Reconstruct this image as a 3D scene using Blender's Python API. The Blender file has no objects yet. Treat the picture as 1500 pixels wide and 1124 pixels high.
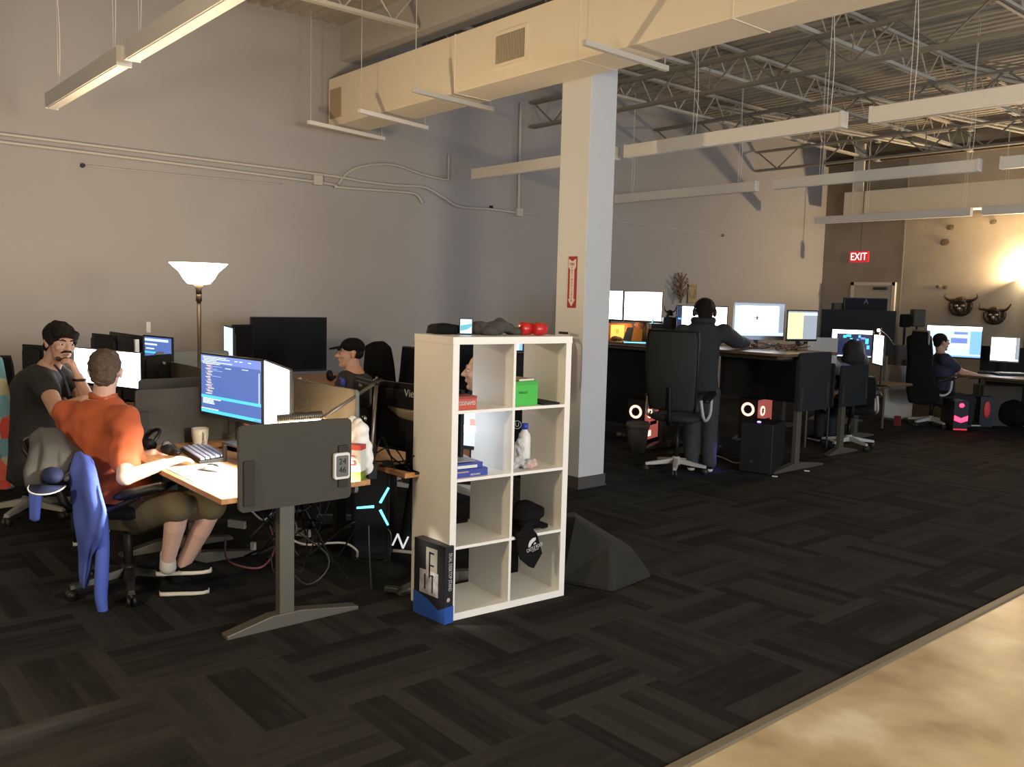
import bpy, bmesh, math, random
from mathutils import Vector as V, Matrix as M, noise
random.seed(7)
PI = math.pi
SC = bpy.context.scene
COL = SC.collection
# ------------------------------------------------------------------ camera basis (room frame: +Y along the long wall, +X towards the concrete aisle)
F_PX = 1278.98; CAM = V((0, 0, 1.6708))
_p, _r, _phi = .0974, .0259, .8643
def _basis():
    cp, sp, cr, sr = math.cos(_p), math.sin(_p), math.cos(_r), math.sin(_r)
    fwd = V((0, cp, -sp)); up = V((0, sp, cp)); rt = V((1, 0, 0))
    rt, up = rt*cr+up*sr, -rt*sr+up*cr
    ex = V((math.cos(_phi), -math.sin(_phi), 0)); ey = V((math.sin(_phi), math.cos(_phi), 0)); ez = V((0, 0, 1))
    f = lambda a: V((ex.dot(a), ey.dot(a), ez.dot(a)))
    return f(rt), f(up), f(fwd)
RT, UP, FW = _basis()
def ray(u, v): return FW + RT*((u-750)/F_PX) - UP*((v-562)/F_PX)
def P(u, v, d): return CAM + ray(u, v)*d                 # surveyed point at depth d (metres)
def on(u, v, z=0.): r = ray(u, v); return CAM + r*((z-CAM.z)/r.z)   # surveyed point on a level
# ------------------------------------------------------------------ materials
MATS = {}
def mat(name, col, rough=.6, metal=0., emit=None, es=1., noise_amt=0., nscale=20., bump=0., bscale=80., spec=.5, trans=0., alpha=1., col2=None, coat=0.):
    if name in MATS: return MATS[name]
    m = bpy.data.materials.new(name); m.use_nodes = True; nt = m.node_tree; b = nt.nodes['Principled BSDF']
    c = (*col, 1) if len(col) == 3 else col
    b.inputs['Base Color'].default_value = c; b.inputs['Roughness'].default_value = rough; b.inputs['Metallic'].default_value = metal
    b.inputs['Specular IOR Level'].default_value = spec; b.inputs['Coat Weight'].default_value = coat
    b.inputs['Transmission Weight'].default_value = trans; b.inputs['Alpha'].default_value = alpha
    if emit: b.inputs['Emission Color'].default_value = (*emit, 1); b.inputs['Emission Strength'].default_value = es
    tc = None
    if noise_amt or bump or col2: tc = nt.nodes.new('ShaderNodeTexCoord')
    if noise_amt or col2:
        n = nt.nodes.new('ShaderNodeTexNoise'); n.inputs['Scale'].default_value = nscale; n.inputs['Detail'].default_value = 5
        nt.links.new(tc.outputs['Object'], n.inputs['Vector'])
        r = nt.nodes.new('ShaderNodeValToRGB'); r.color_ramp.elements[0].position = .3; r.color_ramp.elements[1].position = .7
        k = noise_amt; d2 = col2 or tuple(min(1, x*(1+k)) for x in col); d1 = tuple(x*(1-k) for x in col)
        r.color_ramp.elements[0].color = (*d1, 1); r.color_ramp.elements[1].color = (*d2, 1)
        nt.links.new(n.outputs['Fac'], r.inputs['Fac']); nt.links.new(r.outputs['Color'], b.inputs['Base Color'])
    if bump:
        n2 = nt.nodes.new('ShaderNodeTexNoise'); n2.inputs['Scale'].default_value = bscale; n2.inputs['Detail'].default_value = 3
        bp = nt.nodes.new('ShaderNodeBump'); bp.inputs['Strength'].default_value = bump; bp.inputs['Distance'].default_value = .01
        nt.links.new(tc.outputs['Object'], n2.inputs['Vector']); nt.links.new(n2.outputs['Fac'], bp.inputs['Height']); nt.links.new(bp.outputs['Normal'], b.inputs['Normal'])
    MATS[name] = m; return m
def emat(name, col, s):                                   # a lit surface
    if name in MATS: return MATS[name]
    return mat(name, (.02, .02, .02), .4, emit=col, es=s)
# ------------------------------------------------------------------ mesh builder
class MB:
    def __init__(s): s.v = []; s.f = []
    def add(s, vs, fs):
        o = len(s.v); s.v += [V(x) for x in vs]; s.f += [tuple(i+o for i in q) for q in fs]; return s
    def box(s, c, d, rz=0, R=None):
        hx, hy, hz = d[0]/2, d[1]/2, d[2]/2; R = R or M.Rotation(rz, 3, 'Z'); c = V(c)
        vs = [c + R @ V((x*hx, y*hy, z*hz)) for x in (-1, 1) for y in (-1, 1) for z in (-1, 1)]
        return s.add(vs, [(0, 1, 3, 2), (4, 6, 7, 5), (0, 4, 5, 1), (2, 3, 7, 6), (0, 2, 6, 4), (1, 5, 7, 3)])
    def bx(s, x0, x1, y0, y1, z0, z1): return s.box(((x0+x1)/2, (y0+y1)/2, (z0+z1)/2), (abs(x1-x0), abs(y1-y0), abs(z1-z0)))
    def rings(s, rings, caps=True, close=False):
        n = len(rings[0]); vs = [p for r in rings for p in r]; fs = []
        m = len(rings)
        for i in range(m if close else m-1):
            for j in range(n): a = i*n+j; b = i*n+(j+1) % n; c = ((i+1) % m)*n+(j+1) % n; d = ((i+1) % m)*n+j; fs.append((a, b, c, d))
        if caps and not close: fs.append(tuple(range(n-1, -1, -1))); fs.append(tuple((m-1)*n+j for j in range(n)))
        return s.add(vs, fs)
    def tube(s, pts, r, n=8, caps=True, close=False):
        pts = [V(p) for p in pts]; rs = r if isinstance(r, (list, tuple)) else [r]*len(pts); R = []; prev = None
        for i, p in enumerate(pts):
            a = pts[i-1] if i else (pts[-1] if close else p); b = pts[i+1] if i < len(pts)-1 else (pts[0] if close else p)
            t = (b-a).normalized() if (b-a).length > 1e-9 else V((0, 0, 1))
            if prev is None: x = t.orthogonal().normalized()
            else:
                x = prev - t*prev.dot(t); x = x.normalized() if x.length > 1e-6 else t.orthogonal().normalized()
            prev = x; y = t.cross(x)
            R.append([p + (x*math.cos(2*PI*k/n) + y*math.sin(2*PI*k/n))*rs[i] for k in range(n)])
        return s.rings(R, caps, close)
    def cyl(s, a, b, r0, r1=None, n=16): return s.tube([a, b], [r0, r0 if r1 is None else r1], n)
    def cone(s, a, ra, b, rb, n=14):                      # capsule with two radii
        a, b = V(a), V(b); d = b-a; L = d.length; t = d/L if L > 1e-6 else V((0, 0, 1)); pts = []; rs = []
        for k in (-80, -60, -35, -12): q = math.radians(k); pts.append(a+t*ra*math.sin(q)); rs.append(ra*math.cos(q))
        for k in (12, 35, 60, 80): q = math.radians(k); pts.append(b+t*rb*math.sin(q)); rs.append(rb*math.cos(q))
        return s.tube(pts, rs, n)
    def chain(s, pts, rs, n=14):
        for i in range(len(pts)-1): s.cone(pts[i], rs[i], pts[i+1], rs[i+1], n)
        return s
    def ell(s, c, r, B=None, n=18, m=12):
        c = V(c); B = B or M.Identity(3); R = []
        for i in range(1, m):
            th = PI*i/m; R.append([c + B @ V((r[0]*math.sin(th)*math.cos(2*PI*k/n), r[1]*math.sin(th)*math.sin(2*PI*k/n), -r[2]*math.cos(th))) for k in range(n)])
        return s.rings(R)
    def lathe(s, c, prof, n=24, caps=True):
        c = V(c); return s.rings([[c + V((r*math.cos(2*PI*k/n), r*math.sin(2*PI*k/n), z)) for k in range(n)] for r, z in prof], caps)
    def prism(s, poly, o, X, Y, t):
        o, X, Y = V(o), V(X), V(Y); N = X.cross(Y).normalized()*t
        return s.rings([[o+X*a+Y*b for a, b in poly], [o+X*a+Y*b+N for a, b in poly]])
    def loft(s, secs, n=20, p=2.3):                       # superellipse sections (centre, half x vector, half y vector)
        R = []
        for c, X, Y in secs:
            c, X, Y = V(c), V(X), V(Y); r = []
            for k in range(n):
                a = 2*PI*k/n; ca, sa = math.cos(a), math.sin(a)
                r.append(c + X*math.copysign(abs(ca)**(2/p), ca) + Y*math.copysign(abs(sa)**(2/p), sa))
            R.append(r)
        return s.rings(R)
    def grid(s, rows):
        n = len(rows[0]); fs = []
        for i in range(len(rows)-1):
            for j in range(n-1): fs.append((i*n+j, i*n+j+1, (i+1)*n+j+1, (i+1)*n+j))
        return s.add([p for r in rows for p in r], fs)
    def rrect(s, cx, cz, w, h, r, y0, y1, k=4):           # rounded slab in XZ, thickness along Y
        pl = []
        for sx, sz, a0 in ((1, 1, 0), (-1, 1, 90), (-1, -1, 180), (1, -1, 270)):
            for i in range(k+1):
                a = math.radians(a0+90*i/k); pl.append((cx+sx*(w/2-r)+r*math.cos(a), cz+sz*(h/2-r)+r*math.sin(a)))
        return s.rings([[V((a, y0, b)) for a, b in pl], [V((a, y1, b)) for a, b in pl]])
    def xf(s, T): s.v = [T @ p for p in s.v]; return s
def link(o, parent=None):
    COL.objects.link(o)
    if parent: o.parent = parent
    return o
def tag(o, label=None, cat=None, group=None, kind=None):
    if label: o['label'] = label
    if cat: o['category'] = cat
    if group: o['group'] = group
    if kind: o['kind'] = kind
    return o
def thing(name, label, cat, loc=(0, 0, 0), rz=0, group=None):
    o = link(bpy.data.objects.new(name, None)); o.location = loc; o.rotation_euler = (0, 0, rz); o.empty_display_size = .1
    return tag(o, label, cat, group)
def part(name, mb, m, parent=None, smooth=False, bevel=0, sub=0, solid=0, world=False, label=None):
    me = bpy.data.meshes.new(name); vs = mb.v
    if world and parent:
        q = parent; off = V((0, 0, 0))
        while q: off += q.location; q = q.parent
        vs = [p-off for p in vs]
    me.from_pydata([tuple(p) for p in vs], [], mb.f); me.validate(clean_customdata=False)
    bm = bmesh.new(); bm.from_mesh(me); bmesh.ops.recalc_face_normals(bm, faces=bm.faces); bm.to_mesh(me); bm.free()
    for x in (m if isinstance(m, (list, tuple)) else [m]): me.materials.append(x)
    if smooth: me.polygons.foreach_set('use_smooth', [True]*len(me.polygons))
    o = link(bpy.data.objects.new(name, me), parent)
    if solid: md = o.modifiers.new('s', 'SOLIDIFY'); md.thickness = solid; md.offset = 0
    if bevel:
        md = o.modifiers.new('b', 'BEVEL'); md.width = bevel; md.segments = 2; md.limit_method = 'ANGLE'; md.angle_limit = .7
    if sub: md = o.modifiers.new('u', 'SUBSURF'); md.levels = sub; md.render_levels = sub
    if label: o['label'] = label
    return o
def solo(name, mb, m, label, cat, group=None, loc=None, **k):  # a thing of one mesh, origin at its base
    c = sum(mb.v, V((0, 0, 0)))/len(mb.v); z = min(p.z for p in mb.v); b = V(loc) if loc else V((c.x, c.y, z))
    mb.v = [p-b for p in mb.v]; o = part(name, mb, m, None, **k); o.location = b; return tag(o, label, cat, group)
def struct(name, mb, m, **k): return tag(part(name, mb, m, **k), kind='structure')
def fuse(name, mb, m, parent=None, vox=.01, it=2, world=True, paint=None, disp=0, dscale=12):
    o = part(name, mb, m, parent, True, world=world)
    md = o.modifiers.new('r', 'REMESH'); md.mode = 'VOXEL'; md.voxel_size = vox; md.use_smooth_shade = True
    if it: md = o.modifiers.new('m', 'SMOOTH'); md.iterations = it; md.factor = .5
    dg = bpy.context.evaluated_depsgraph_get(); me = bpy.data.meshes.new_from_object(o.evaluated_get(dg)); old = o.data
    o.modifiers.clear(); o.data = me; bpy.data.meshes.remove(old); me.name = name
    if not me.materials:
        for x in (m if isinstance(m, (list, tuple)) else [m]): me.materials.append(x)
    me.polygons.foreach_set('use_smooth', [True]*len(me.polygons))
    if disp:
        for v_, n_ in [(v_, v_.normal.copy()) for v_ in me.vertices]: v_.co += n_*disp*noise.noise(v_.co*dscale)
    if paint:
        off = V((0, 0, 0)); q = parent
        while world and q: off += q.location; q = q.parent
        for c, r, k in paint:
            c = V(c)-off
            for pl in me.polygons:
                if (pl.center-c).length < r: pl.material_index = k
    return o
def text(name, s, size, m, parent, T, extrude=.0006, sx=1.):
    cu = bpy.data.curves.new(name, 'FONT'); cu.body = s; cu.size = size; cu.extrude = extrude; cu.align_x = 'CENTER'; cu.align_y = 'CENTER'
    o = bpy.data.objects.new(name, cu); COL.objects.link(o)
    dg = bpy.context.evaluated_depsgraph_get(); me = bpy.data.meshes.new_from_object(o.evaluated_get(dg)); bpy.data.objects.remove(o)
    me.transform(T @ M.Diagonal((sx, 1, 1, 1))); me.materials.clear(); me.materials.append(m)
    return link(bpy.data.objects.new(name, me), parent)
def frame(o, X, Y):                                       # 4x4 with text plane X right, Y up at o
    X, Y = V(X).normalized(), V(Y).normalized(); Z = X.cross(Y); return M(((X.x, Y.x, Z.x, o[0]), (X.y, Y.y, Z.y, o[1]), (X.z, Y.z, Z.z, o[2]), (0, 0, 0, 1)))
def bez(pts, k=8):                                        # Catmull-Rom through points
    pts = [V(p) for p in pts]; q = [pts[0]]+pts+[pts[-1]]; out = []
    for i in range(1, len(q)-2):
        a, b, c, d = q[i-1:i+3]
        for j in range(k):
            t = j/k; out.append(.5*((2*b)+(c-a)*t+(2*a-5*b+4*c-d)*t*t+(3*b-a-3*c+d)*t**3))
    out.append(pts[-1]); return out
def cable(name, pts, r, m, label, cat='cable', group=None, k=8): return solo(name, MB().tube(bez(pts, k), r, 6), m, label, cat, group, smooth=True)
# ------------------------------------------------------------------ node materials for the big surfaces
def nodes(name):
    m = bpy.data.materials.new(name); m.use_nodes = True; MATS[name] = m; nt = m.node_tree; return m, nt, nt.nodes['Principled BSDF']
def N(nt, t, **k):
    n = nt.nodes.new(t)
    for a, b in k.items():
        if a.startswith('i_'): n.inputs[int(a[2:])].default_value = b
        else: setattr(n, a, b)
    return n
def math_(nt, op, a, b=None):
    n = nt.nodes.new('ShaderNodeMath'); n.operation = op
    for i, x in enumerate((a, b)):
        if x is None: continue
        if isinstance(x, (int, float)): n.inputs[i].default_value = x
        else: nt.links.new(x, n.inputs[i])
    return n.outputs[0]
def carpet_mat():
    m, nt, b = nodes('carpet_tiles'); L = nt.links.new
    g = N(nt, 'ShaderNodeNewGeometry'); s = N(nt, 'ShaderNodeSeparateXYZ'); L(g.outputs['Position'], s.inputs[0]); T = .61
    x = math_(nt, 'DIVIDE', math_(nt, 'ADD', s.outputs[0], 3.01+61), T); y = math_(nt, 'DIVIDE', math_(nt, 'ADD', s.outputs[1], -1.12+61), T)
    ix, iy = math_(nt, 'FLOOR', x), math_(nt, 'FLOOR', y); fx, fy = math_(nt, 'FRACT', x), math_(nt, 'FRACT', y)
    par = math_(nt, 'MODULO', math_(nt, 'ADD', ix, iy), 2)
    def mix(f, a, c):
        return math_(nt, 'ADD', math_(nt, 'MULTIPLY', f, c), math_(nt, 'MULTIPLY', math_(nt, 'SUBTRACT', 1, f), a))
    ac, al = mix(par, fx, fy), mix(par, fy, fx)            # across / along the stripes
    seed = math_(nt, 'ADD', math_(nt, 'MULTIPLY', ix, 7.31), math_(nt, 'MULTIPLY', iy, 3.77))
    def stripes(na, w, sc):
        u = math_(nt, 'MULTIPLY', ac, na); c = N(nt, 'ShaderNodeCombineXYZ')
        L(math_(nt, 'FLOOR', u), c.inputs[0]); L(seed, c.inputs[1])
        wn = N(nt, 'ShaderNodeTexWhiteNoise', noise_dimensions='2D'); L(c.outputs[0], wn.inputs['Vector'])
        c2 = N(nt, 'ShaderNodeCombineXYZ'); L(math_(nt, 'ADD', math_(nt, 'MULTIPLY', al, sc), math_(nt, 'MULTIPLY', wn.outputs['Value'], 40)), c2.inputs[0]); L(math_(nt, 'ADD', math_(nt, 'FLOOR', u), seed), c2.inputs[1])
        nz = N(nt, 'ShaderNodeTexNoise', noise_dimensions='2D'); nz.inputs['Scale'].default_value = 1; nz.inputs['Detail'].default_value = 1; L(c2.outputs[0], nz.inputs['Vector'])
        return math_(nt, 'ADD', math_(nt, 'MULTIPLY', wn.outputs['Value'], w), math_(nt, 'MULTIPLY', nz.outputs['Fac'], 1-w))
    v = math_(nt, 'ADD', math_(nt, 'MULTIPLY', stripes(7, .7, 1.5), .62), math_(nt, 'MULTIPLY', stripes(23, .35, 3.), .38))
    fz = N(nt, 'ShaderNodeTexNoise'); fz.inputs['Scale'].default_value = 220; L(g.outputs['Position'], fz.inputs['Vector'])
    v = math_(nt, 'ADD', v, math_(nt, 'MULTIPLY', math_(nt, 'SUBTRACT', fz.outputs['Fac'], .5), .25))
    r = N(nt, 'ShaderNodeValToRGB'); e = r.color_ramp.elements; e[0].position = .3; e[0].color = (.0125, .0122, .0108, 1); e[1].position = .72; e[1].color = (.034, .0335, .0295, 1)
    k = e.new(.5); k.color = (.024, .0235, .022, 1)
    L(v, r.inputs[0]); L(r.outputs[0], b.inputs['Base Color']); b.inputs['Roughness'].default_value = .95; b.inputs['Specular IOR Level'].default_value = .15
    bp = N(nt, 'ShaderNodeBump'); bp.inputs['Strength'].default_value = .4; bp.inputs['Distance'].default_value = .004; L(fz.outputs['Fac'], bp.inputs['Height']); L(bp.outputs[0], b.inputs['Normal'])
    return m
def blotch(name, stops, scale, rough, bump=.1, detail=8, stretch=(1, 1, 1), coat=0, sp=.5, dist=.6):
    m, nt, b = nodes(name); L = nt.links.new; g = N(nt, 'ShaderNodeNewGeometry'); mp = N(nt, 'ShaderNodeMapping'); mp.inputs['Scale'].default_value = stretch
    L(g.outputs['Position'], mp.inputs[0]); n = N(nt, 'ShaderNodeTexNoise'); n.inputs['Scale'].default_value = scale; n.inputs['Detail'].default_value = detail; n.inputs['Distortion'].default_value = dist; L(mp.outputs[0], n.inputs['Vector'])
    r = N(nt, 'ShaderNodeValToRGB'); e = r.color_ramp.elements
    e[0].position, e[0].color = stops[0][0], (*stops[0][1], 1); e[1].position, e[1].color = stops[-1][0], (*stops[-1][1], 1)
    for p_, c_ in stops[1:-1]: q = e.new(p_); q.color = (*c_, 1)
    L(n.outputs['Fac'], r.inputs[0]); L(r.outputs[0], b.inputs['Base Color']); b.inputs['Roughness'].default_value = rough; b.inputs['Coat Weight'].default_value = coat; b.inputs['Specular IOR Level'].default_value = sp
    bp = N(nt, 'ShaderNodeBump'); bp.inputs['Strength'].default_value = bump; bp.inputs['Distance'].default_value = .02; L(n.outputs['Fac'], bp.inputs['Height']); L(bp.outputs[0], b.inputs['Normal'])
    return m
def patch_mat():
    m, nt, b = nodes('patchwork'); L = nt.links.new; g = N(nt, 'ShaderNodeTexCoord'); n = N(nt, 'ShaderNodeTexVoronoi'); n.inputs['Scale'].default_value = 9; L(g.outputs['Object'], n.inputs['Vector'])
    s = N(nt, 'ShaderNodeSeparateColor'); L(n.outputs['Color'], s.inputs[0]); r = N(nt, 'ShaderNodeValToRGB'); r.color_ramp.interpolation = 'CONSTANT'; e = r.color_ramp.elements
    cs = [(0, (.55, .07, .05)), (.3, (.10, .20, .38)), (.45, (.30, .42, .42)), (.6, (.6, .12, .08)), (.78, (.42, .40, .28)), (.88, (.14, .32, .40))]
    e[0].color = (*cs[0][1], 1); e[1].position = cs[1][0]; e[1].color = (*cs[1][1], 1)
    for p_, c_ in cs[2:]: q = e.new(p_); q.color = (*c_, 1)
    L(s.outputs[0], r.inputs[0]); L(r.outputs[0], b.inputs['Base Color']); b.inputs['Roughness'].default_value = .85; return m
def wood_mat(name, c1, c2):
    m, nt, b = nodes(name); L = nt.links.new; g = N(nt, 'ShaderNodeNewGeometry'); mp = N(nt, 'ShaderNodeMapping'); mp.inputs['Scale'].default_value = (3, 40, 40)
    L(g.outputs['Position'], mp.inputs[0]); n = N(nt, 'ShaderNodeTexNoise'); n.inputs['Scale'].default_value = 1; n.inputs['Detail'].default_value = 5; L(mp.outputs[0], n.inputs['Vector'])
    r = N(nt, 'ShaderNodeValToRGB'); r.color_ramp.elements[0].position = .35; r.color_ramp.elements[0].color = (*c1, 1); r.color_ramp.elements[1].position = .65; r.color_ramp.elements[1].color = (*c2, 1)
    L(n.outputs['Fac'], r.inputs[0]); L(r.outputs[0], b.inputs['Base Color']); b.inputs['Roughness'].default_value = .4; return m
CARPET = carpet_mat()
CONC = blotch('polished_concrete', [(.3, (.36, .26, .14)), (.44, (.50, .385, .225)), (.56, (.60, .485, .305)), (.68, (.74, .66, .47))], 2.6, .38, .05, 12, dist=.1)
WALLW = blotch('painted_wall', [(.3, (.325, .310, .298)), (.7, (.36, .345, .332))], .5, .85, .06, 3)
WALLF = blotch('concrete_panel', [(.25, (.30, .26, .20)), (.5, (.38, .335, .265)), (.75, (.45, .40, .32))], .9, .85, .15, 8)
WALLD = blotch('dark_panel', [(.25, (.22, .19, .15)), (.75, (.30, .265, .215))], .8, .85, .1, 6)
WOOD = wood_mat('oak_laminate', (.42, .19, .065), (.60, .32, .13)); DWOOD = wood_mat('dark_laminate', (.10, .055, .03), (.16, .09, .05))
DUCTM = mat('duct_paint', (.78, .70, .56), .6, bump=.05, bscale=3); STEELP = mat('steel_paint', (.50, .47, .41), .6); DECK = mat('deck_paint', (.36, .335, .29), .7, noise_amt=.12, nscale=2)
COLM = mat('column_paint', (.60, .61, .61), .7, bump=.05); FIXW = mat('fixture_white', (.72, .70, .66), .45); SHELFW = mat('shelf_white', (.86, .84, .78), .35, noise_amt=.015, nscale=2)
BLK = mat('black_plastic', (.009, .009, .009), .45, spec=.3); BLKM = mat('matte_black', (.007, .007, .007), .85, spec=.12); DGRY = mat('dark_grey_metal', (.045, .043, .038), .5, .4); MESHM = mat('mesh_fabric', (.009, .010, .011), .85, bump=.5, bscale=300, spec=.12)
PANEL = mat('panel_felt', (.062, .060, .050), .95, bump=.3, bscale=250); PANELL = mat('panel_light_felt', (.165, .18, .165), .95, bump=.3, bscale=250); PANELD = mat('panel_charcoal', (.020, .023, .025), .9, bump=.2, bscale=250, spec=.15)
LEGM = mat('desk_leg_metal', (.12, .11, .085), .45, .3); LGREY = mat('light_grey_plastic', (.42, .41, .37), .45); CHROME = mat('chrome', (.6, .6, .6), .25, 1.)
RUBB = mat('rubber', (.02, .02, .02), .8); WHITE = mat('white_plastic', (.75, .75, .73), .4); PAPER = mat('paper', (.78, .77, .74), .7); CARD = mat('cardboard', (.40, .29, .17), .8)
SKIN = mat('skin', (.52, .30, .21), .55, noise_amt=.05, nscale=40); SKIN2 = mat('pale_skin', (.62, .40, .31), .5, noise_amt=.04, nscale=40); LIP = mat('lip', (.36, .15, .12), .5); EYEW = mat('eye_white', (.7, .68, .64), .3); IRIS = mat('iris_dark', (.02, .015, .012), .2)
SCR_OFF = mat('dark_screen', (.006, .006, .006), .6, spec=.15)
S_WHITE = emat('screen_white', (.93, .95, 1), 5.5); S_BLUE = emat('screen_slate_blue', (.085, .15, .42), 1.35); S_BLUE2 = emat('screen_header_blue', (.17, .24, .60), 1.5); S_CYAN = emat('screen_cyan', (.08, .55, .95), 1.6); S_TXT = emat('screen_text', (.75, .85, 1), 1.5); S_ORG = emat('screen_peach', (.85, .42, .32), 1.2)
S_PALE = emat('screen_pale_blue', (.55, .72, 1), 1.6); S_SKY = emat('screen_sky', (.25, .55, .95), 1.3); S_YEL = emat('screen_yellow', (1, .85, .38), 1.6); S_GRY = emat('screen_grey', (.42, .48, .55), 1.); S_NAVY = emat('screen_navy', (.015, .02, .08), 1.); S_TEAL = emat('screen_teal', (.05, .75, .7), 1.5); S_RED = emat('red_light', (1, .02, .06), 6); S_REDD = emat('dim_red_light', (.8, .02, .04), .9); S_PINK = emat('pink_fan_light', (1, .48, .35), 2.5); S_PINKD = emat('dim_pink_interior', (.45, .10, .085), .8); CY_LIGHT = emat('cyan_light_bar', (.12, .85, 1), 3.5); S_VIO = emat('violet_led', (.3, .15, 1), 8)
# ================================================================== ROOM
XW, YF, ZC = -9.2, 15.76, 4.72
struct('floor', MB().bx(XW, -1.9, -3, YF, -.1, 0), CARPET)
struct('floor_concrete', MB().bx(-1.9, 9, -3, YF, -.1, -.002), CONC)
struct('trim_1', MB().prism([(0, 0), (.055, 0), (.045, .007), (.008, .009)], (-1.905, -3, -.001), (1, 0, 0), (0, 0, 1), -(YF+3)), mat('edge_strip', (.16, .135, .095), .5))
struct('wall_left', MB().bx(XW-.2, XW, -3, YF+.2, 0, 5), WALLW)
struct('wall_far', MB().bx(-7.61, 9, YF, YF+.2, 0, 5), WALLF)
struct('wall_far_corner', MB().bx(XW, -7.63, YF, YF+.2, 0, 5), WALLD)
struct('trim_2', MB().bx(-7.63, -7.61, YF-.004, YF+.1, 0, 5), mat('joint_seal', (.33, .30, .24), .8))
struct('baseboard_left', MB().bx(XW, XW+.012, -3, YF, 0, .1), DGRY); struct('baseboard_far', MB().bx(XW, 9, YF-.012, YF, 0, .1), DGRY)
dk = []; y = -3.0; prof = [(0, .0), (.045, .0), (.06, .04), (.105, .04), (.12, 0), (.15, 0)]
rows = []
while y < YF:
    for a, h in prof[:-1]: rows.append((y+a, ZC+h))
    y += .15
struct('ceiling', MB().grid([[V((x, a, h)) for x in (XW, 9)] for a, h in rows]), DECK)
struct('ceiling_top_slab', MB().bx(XW, 9, -3, YF, ZC+.06, ZC+.2), DECK)
def joist(x, y0, y1, zt=4.70, zb=4.34):
    b = MB()
    for z in (zt-.03, zb):
        b.bx(x-.035, x-.005, y0, y1, z, z+.035); b.bx(x+.005, x+.035, y0, y1, z, z+.035)
    n = int((y1-y0)/.55)
    for i in range(n):
        a = y0+i*(y1-y0)/n; c = y0+(i+.5)*(y1-y0)/n; d = y0+(i+1)*(y1-y0)/n
        b.tube([(x, a, zt), (x, c, zb+.02)], .009, 5); b.tube([(x, c, zb+.02), (x, d, zt)], .009, 5)
    return struct('ceiling_joist', b, STEELP)
for i in range(8): joist(-8.15+1.62*i, 5.75, YF-.05)
for i in range(3): joist(-7.6+1.9*i, -1, 5.1)
def girder(y, x0, x1, zt=4.33, zb=3.98):
    b = MB()
    for z in (zt-.03, zb): b.bx(x0, x1, y-.05, y-.008, z, z+.03); b.bx(x0, x1, y+.008, y+.05, z, z+.03)
    n = int((x1-x0)/.8)
    for i in range(n):
        a = x0+i*(x1-x0)/n; c = x0+(i+.5)*(x1-x0)/n; d = x0+(i+1)*(x1-x0)/n
        b.tube([(a, y, zt), (c, y, zb+.02)], .013, 5); b.tube([(c, y, zb+.02), (d, y, zt)], .013, 5)
        if i % 2: b.tube([(c, y, zb), (c, y, zt)], .008, 5)
    return struct('ceiling_girder', b, mat('girder_shade', (.21, .195, .17), .7))  # girder colour darkened to carry the shade they hang in
for yy in (8.05, 10.6, 13.3): girder(yy, XW+.05, 6)
struct('ceiling_ledger', MB().bx(XW, 6, YF-.12, YF, 4.35, 4.5), mat('ledger_wood', (.10, .07, .045), .8))
for x0 in (8.6, 6.9, 5.1): struct('ceiling_bracing', MB().tube([(-x0, 11.2, 4.68), (-x0+1.7, 15.3, 4.36)], .022, 6).tube([(-x0+.15, 11.2, 4.68), (-x0+1.85, 15.3, 4.36)], .022, 6), STEELP)
struct('ceiling_beam', MB().bx(XW, 6, 5.14, 5.40, 4.33, ZC+.05), mat('beam_paint', (.44, .42, .40), .7))
struct('column', MB().bx(-5.76, -5.40, 5.41, 5.73, 0, 4.7), COLM, bevel=.004)
struct('baseboard_column', MB().bx(-5.772, -5.388, 5.398, 5.742, 0, .105).bx(-5.78, -5.38, 5.39, 5.75, 0, .012), mat('column_base', (.085, .078, .070), .6))
# far door
d = struct('door_1', MB().bx(-8.50, -7.76, YF-.035, YF-.012, .02, 2.08), mat('door_paint', (.40, .36, .28), .6))
part('door_closer', MB().bx(-8.1, -7.85, YF-.09, YF-.035, 2.0, 2.05), DGRY, d)
struct('door_1_frame', MB().bx(-8.56, -8.50, YF-.06, YF, 0, 2.14).bx(-7.76, -7.70, YF-.06, YF, 0, 2.14).bx(-8.56, -7.70, YF-.06, YF, 2.08, 2.14), mat('frame_paint', (.55, .51, .43), .5))
# duct along the ceiling
du = thing('air_duct', 'long cream rectangular air duct hung under the ceiling beam', 'duct', (-9.17, 4.97, 3.56)); L = 15.
part('duct_body', MB().bx(0, L, .0, .43, 0, .53), DUCTM, du, bevel=.006)
se = MB()
for x in (2.4, 4.05, 5.5, 7.3, 9.1): se.bx(x, x+.012, -.004, .434, -.004, .534)
part('duct_seam', se, DUCTM, du)
g = part('vent_grille', MB().bx(2.99, 3.44, -.012, -.0005, .115, .145).bx(2.99, 3.44, -.012, -.0005, .385, .415).bx(2.99, 3.02, -.012, -.0005, .145, .385).bx(3.41, 3.44, -.012, -.0005, .145, .385), DUCTM, du)
gm = MB()
for i in range(19): gm.box((3.03+i*.0207, -.004, .265), (.011, .010, .25), R=M.Rotation(.4, 3, 'Z'))
part('grille_fin', gm, mat('grille_metal', (.42, .37, .28), .5), g); part('grille_back', MB().bx(3.02, 3.41, -.003, -.001, .14, .39), DGRY, g)
part('wall_patch', MB().bx(.05, .30, -.008, 0, .08, .40), mat('patch_tan', (.42, .31, .21), .8), du)
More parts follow.
